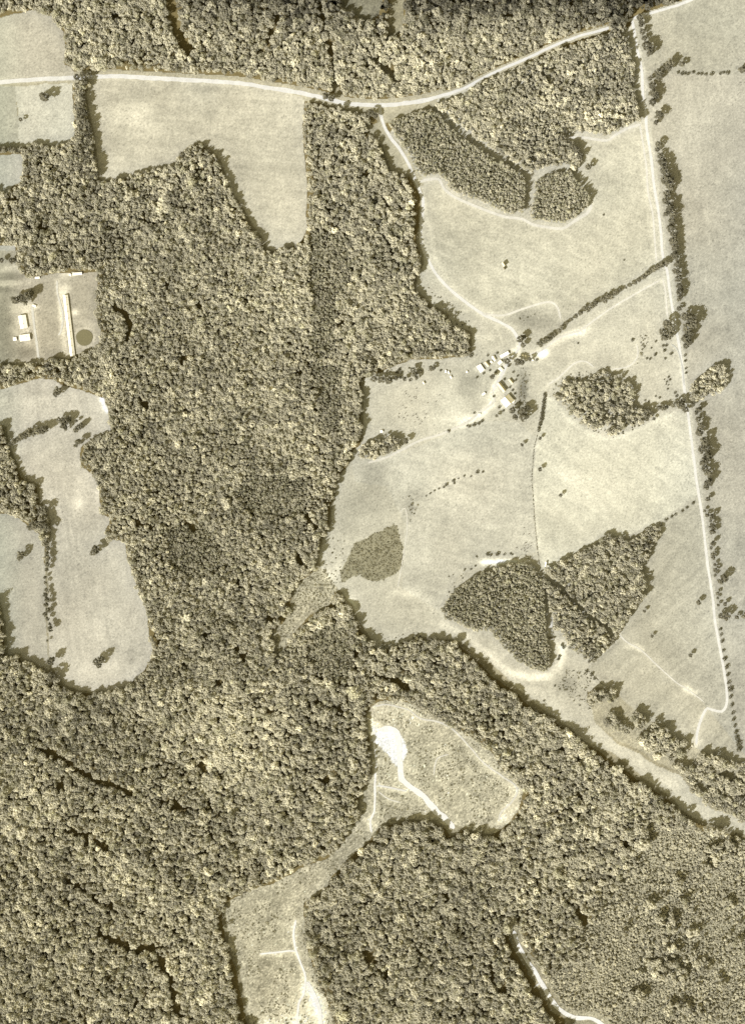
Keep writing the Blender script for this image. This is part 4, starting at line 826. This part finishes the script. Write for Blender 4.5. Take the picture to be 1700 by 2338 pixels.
# ------------------------------------------------------------------ buildings
def box(v0, v1):
    (x0,y0,z0),(x1,y1,z1) = v0, v1
    return [(x0,y0,z0),(x1,y0,z0),(x1,y1,z0),(x0,y1,z0),(x0,y0,z1),(x1,y0,z1),(x1,y1,z1),(x0,y1,z1)], [(3,2,1,0),(4,5,6,7),(0,1,5,4),(1,2,6,5),(2,3,7,6),(3,0,4,7)]
def boxes(name, lst, mat, parent):
    V = []; F = []
    for a, b in lst:
        v, f = box(a, b); k = len(V); V += v; F += [tuple(i+k for i in q) for q in f]
    return mesh_obj(name, V, F, mat, parent)
def building(name, label, x, y, L, Wd, ang, h=3.0, rise=1.6, roof=None, wall=None, group=None, cat='building', windows=0, chimney=False, over=.5, vents=0):
    X, Y = P(x, y); e = empty(name, (X, Y, zs(X, Y)+.2), math.radians(ang)); tag(e, label, cat, group)
    roof = roof or M_tin; wall = wall or M_wood; l, w = L/2, Wd/2
    lw, ww = l-over, w-over
    V = [(-lw,-ww,-1),(lw,-ww,-1),(lw,ww,-1),(-lw,ww,-1),(-lw,-ww,h),(lw,-ww,h),(lw,ww,h),(-lw,ww,h),(-lw,0,h+rise*ww/w),(lw,0,h+rise*ww/w)]
    mesh_obj('wall', V, [(0,1,5,4),(2,3,7,6),(1,2,6,9,5),(3,0,4,8,7)], wall, e)
    th = .14; z0 = h-rise*over/w*0+.02; zr = h+rise+.05
    V = []; F = []
    for sg in (-1, 1):
        k = len(V); ze = zr-rise*1.0
        V += [(-l, sg*w, ze), (l, sg*w, ze), (l, 0, zr), (-l, 0, zr), (-l, sg*w, ze+th), (l, sg*w, ze+th), (l, 0, zr+th), (-l, 0, zr+th)]
        F += [tuple(k+i for i in q) for q in ((0,1,2,3),(4,5,6,7),(0,1,5,4),(0,3,7,4),(1,2,6,5))]
    rf = mesh_obj('roof', V, F, roof, e)
    bm = bmesh.new(); bm.from_mesh(rf.data); bmesh.ops.remove_doubles(bm, verts=bm.verts, dist=1e-4); bmesh.ops.recalc_face_normals(bm, faces=bm.faces); bm.to_mesh(rf.data); bm.free()
    boxes('ridge_cap', [((-l-.02, -.25, zr+th-.05), (l+.02, .25, zr+th+.06))], roof, rf)
    if chimney: boxes('chimney', [((l*.3, -.5, zr-.6), (l*.3+.9, .4, zr+1.1))], M_darkroof, rf)
    for i in range(vents):
        vx = -l+(i+.5)*L/vents; boxes('vent', [((vx-.5, -.5, zr-.1), (vx+.5, .5, zr+.9))], M_tin2, rf)
    boxes('door', [((lw-.02, -min(1.2, ww*.5), -.2), (lw+.06, min(1.2, ww*.5), min(2.3, h-.3)))], M_white if wall != M_white else M_wood, e)
    for i in range(windows):
        vx = -lw+(i+.5)*2*lw/windows
        for sg in (-1, 1):
            boxes('window', [((vx-.5, sg*ww-.05, h*.42), (vx+.5, sg*ww+.05, h*.78))], M_dark, e)
    return e
building('poultry_house','very long narrow white-roofed poultry house in the west farmyard',158.5,744,141,11.5,-83.2,2.8,3.4,M_tin,M_white,cat='poultry house',windows=24,vents=9)
building('house','upper white-roofed house with a dark shadow beside the west driveway',54,735,30,17,-80,3.6,2.6,M_white,M_white,cat='house',windows=4,chimney=True)
boxes_e = building('house','lower white-roofed house across the yard from the upper one',58,771,24,15,8,3.4,2.2,M_white,M_white,cat='house',windows=3,chimney=True)
building('shed','little white shed at the west end of the lower house',35,774,8,8,8,2.4,1,M_tin,M_wood,cat='shed')
building('shed','bright long narrow shed at the wood edge above the poultry house',177,625,22,6.5,4,2.4,1,M_white,M_wood,cat='shed')
building('shed','pale low shed at the wood edge above the driveway',86,634,11,5,4,2.4,1,M_tin,M_wood,cat='shed')
building('shed','tiny white shed between the yard wood edge and the bright long shed',161,627,5,5,-30,2.2,.8,M_tin,M_wood,cat='shed')
building('shed','small white shed at the top of the west driveway',79,698,9,5,-20,2.4,.9,M_tin,M_wood,cat='shed')
building('barn','long white-roofed barn at the top of the farm buildings',1150.6,810,22,7.5,29,3.2,1.5,M_tin,M_wood,cat='barn',windows=3)
building('shed','white shed with dark eastern slope below left of the long white barn',1126.8,818.5,12,6.5,-60,3,1.9,M_tin,M_wood,cat='shed',windows=1)
building('shed','tiny square white shed between two western farm sheds',1121,826.6,5.5,5,-50,2.4,.9,M_tin,M_wood,cat='shed')
building('shed','narrow shed, one slope pale and one dark, beside the big white roof',1111,831.5,12.5,7.5,-50,3.4,3.6,M_tin2,M_wood,cat='shed',windows=2)
building('shed','broad bright white roof at the west end of the farm',1096,841,17,12,-55,3.2,1.3,M_tin,M_wood,cat='shed',windows=2)
building('shed','small pale shed left of the dark tree below the long white barn',1140.2,827.7,10,7,42,3,1.3,M_tin,M_wood,cat='shed')
building('shed','white square shed touching the farm road on its west',1142.4,843,10,8,-45,3,1.5,M_tin,M_wood,cat='shed',windows=1)
building('shed','small shed with white and dark slopes east of the farm road',1165.5,870.5,13,6.5,-50,3,2.4,M_tin2,M_wood,cat='shed',windows=1)
building('barn','long barn with black eastern roof slope above the big barn',1144,884,25,9.5,-52,4.0,4.6,M_tin2,M_wood,cat='barn',windows=4)
building('barn','big barn with blazing white west slope and dark east slope',1157,915,20,25,-50,5.2,8.5,M_tin,M_wood,cat='barn',windows=3,chimney=False)
building('shed','small white lean-to at the east side of the big barn',1170,915.5,9,6.5,62,3,.8,M_tin,M_wood,cat='shed')
building('shed','small white shed west of the big barn across the yard',1103,899.5,8.5,5,35,2.5,1,M_tin,M_wood,cat='shed')
building('shed','tiny white hut in the rough ground west of the farm',1065,849,4,5,0,2.3,.8,M_tin,M_wood,cat='shed')
building('shed','little white shed beside the track southwest of the barn',1093,945.5,6.5,3.2,10,2.2,.7,M_tin,M_wood,cat='shed')
building('shed','left of two tiny white huts east of the farm road',1192.6,811,4,4,-30,2.3,.8,M_tin,M_wood,cat='shed')
building('shed','right of two tiny white huts east of the farm road',1198.8,812.4,4,4,-30,2.3,.8,M_tin,M_wood,cat='shed')
building('shed','tiny white hut beside the bare white patch east of the farm',1214.5,821.7,4.2,4.8,0,2.3,.8,M_tin,M_wood,cat='shed')
building('shed','small white shed alone at the north edge of the cattle pasture',966.8,874.4,6,4.4,-65,3,1.3,M_tin,M_wood,cat='shed')
building('shed','left of the white pair of huts at the pasture corner near the wood',1016.8,848,4,6.5,0,2.4,.9,M_tin,M_wood,cat='shed')
building('shed','right of the white pair of huts at the pasture corner near the wood',1024,850.5,6,3.4,-70,2.8,.9,M_tin,M_wood,cat='shed')
building('shed','white hut just below the pair at the pasture corner',1029,861,6.5,4,-65,2.4,.9,M_tin,M_wood,cat='shed')
building('shed','tall dark shed alone in the upper lane field',1148.5,604,9.5,6,-58,6.5,3.6,M_tin2,M_wood,cat='shed')
building('shed','lower dark shed just below the tall one in the lane field',1150.5,613,6.5,3.6,-62,4.5,1.4,M_darkroof,M_wood,cat='shed')
building('shed','small white hut at the tree clump on the cattle pasture edge',870.3,985,6.5,6,20,2.8,1.2,M_tin,M_wood,cat='shed')
building('shed','slim white shed at the meeting of white field and plantation',1245,1288,11,3.8,82,3.6,1.6,M_tin,M_wood,cat='shed')
building('shed','low dark-roofed shed at the north end of the bare ground',1258,1456,14,4,0,2.8,1,M_darkroof,M_wood,cat='shed')
building('shed','tiny white hut by the tracks at the southeast wood edge',1577.5,1702,5,3,-80,2.6,.9,M_tin,M_wood,cat='shed')
building('shed','tiny white hut just inside the southeast wood edge',1611.5,1747.5,3.6,3.6,0,4.5,.9,M_tin,M_wood,cat='shed')
building('shed','white hut in the notch of the long west field forest edge',315,1342,6,6,30,2.6,1,M_tin,M_wood,cat='shed')

# ------------------------------------------------------------------ cattle
def cow_mesh():
    V = [(-1.0,0,1.15),(-.45,0,1.1),(.2,0,1.08),(.75,0,1.18),(1.1,0,1.35),(1.4,0,1.3),(1.75,0,1.05),   # 0-6 spine, neck, head, muzzle
         (-.9,.26,.8),(-1.0,.28,.45),(-.9,.28,.02),(-.9,-.26,.8),(-1.0,-.28,.45),(-.95,-.28,.02),
         (.7,.24,.75),(.68,.25,.42),(.7,.25,.02),(.7,-.24,.75),(.72,-.25,.42),(.66,-.25,.02),
         (-1.3,0,1.05),(-1.36,0,.5),(1.36,.22,1.42),(1.36,-.22,1.42)]
    Ed = [(0,1),(1,2),(2,3),(3,4),(4,5),(5,6),(0,7),(7,8),(8,9),(0,10),(10,11),(11,12),(3,13),(13,14),(14,15),(3,16),(16,17),(17,18),(0,19),(19,20),(5,21),(5,22)]
    R = [.36,.42,.44,.36,.22,.19,.12,.2,.1,.08,.2,.1,.08,.17,.09,.07,.17,.09,.07,.05,.04,.05,.05]
    me = bpy.data.meshes.new('cow'); me.from_pydata(V, Ed, []); o = bpy.data.objects.new('cow_src', me); COL.objects.link(o)
    sk = o.modifiers.new('skin', 'SKIN'); me.skin_vertices[0].data[0].use_root = True
    for i, r in enumerate(R): me.skin_vertices[0].data[i].radius = (r, r)
    s = o.modifiers.new('sub', 'SUBSURF'); s.levels = 1; s.render_levels = 1
    dg = bpy.context.evaluated_depsgraph_get(); dg.update()
    out = bpy.data.meshes.new_from_object(o.evaluated_get(dg)); out.name = 'cow'
    bpy.data.objects.remove(o); out.materials.clear(); out.materials.append(M_cow)
    return out
def cow_mesh_safe():
    me0 = cow_mesh(); return me0
COW = cow_mesh_safe()
def cow(x, y, label, group):
    X, Y = P(x, y); o = bpy.data.objects.new('cow', COW); COL.objects.link(o)
    o.location = (X, Y, zs(X, Y)+.3); o.rotation_euler = (0, 0, random.uniform(.2, 1.3)+math.pi*random.randint(0, 1)); o.scale = (1.25,)*3
    tag(o, label, 'cow', group)
for i, p in enumerate(sorted([(460,430),(230,490),(240,540),(312,600),(410,608),(450,600),(445,640),(350,690),(172,785),(235,840),(690,735),(870,700),(935,570),(225,950),(100,960),(268,1000),(90,1030),(190,1040),(225,1085),(445,970),(470,1045),(505,1080),(385,1005),(630,1045),(570,1125),(420,1135),(520,1180),(660,965)], key=lambda q: q[1])):
    cow(900+p[0]/9.16, 840+p[1]/9.16, ORD[i]+' cow from the top of the loose herd west of the farm', 'cattle west of the farm')
for i, p in enumerate(sorted([(865,190),(858,300),(947,297),(880,450),(905,440),(990,450),(890,495),(935,483),(975,500),(925,540),(865,535),(820,560),(870,580),(905,600),(890,660),(937,712),(1010,700),(735,690),(735,530)], key=lambda q: q[1])):
    cow(1080+p[0]/7.5, 1180+p[1]/7.5, ORD[i]+' cow from the top of the tight herd above the wedge plantation', 'cattle above the plantation')

for o in scene.objects:
    if 'label' in o and len(o['label'].split()) > 16: print('LONG', o['label'])
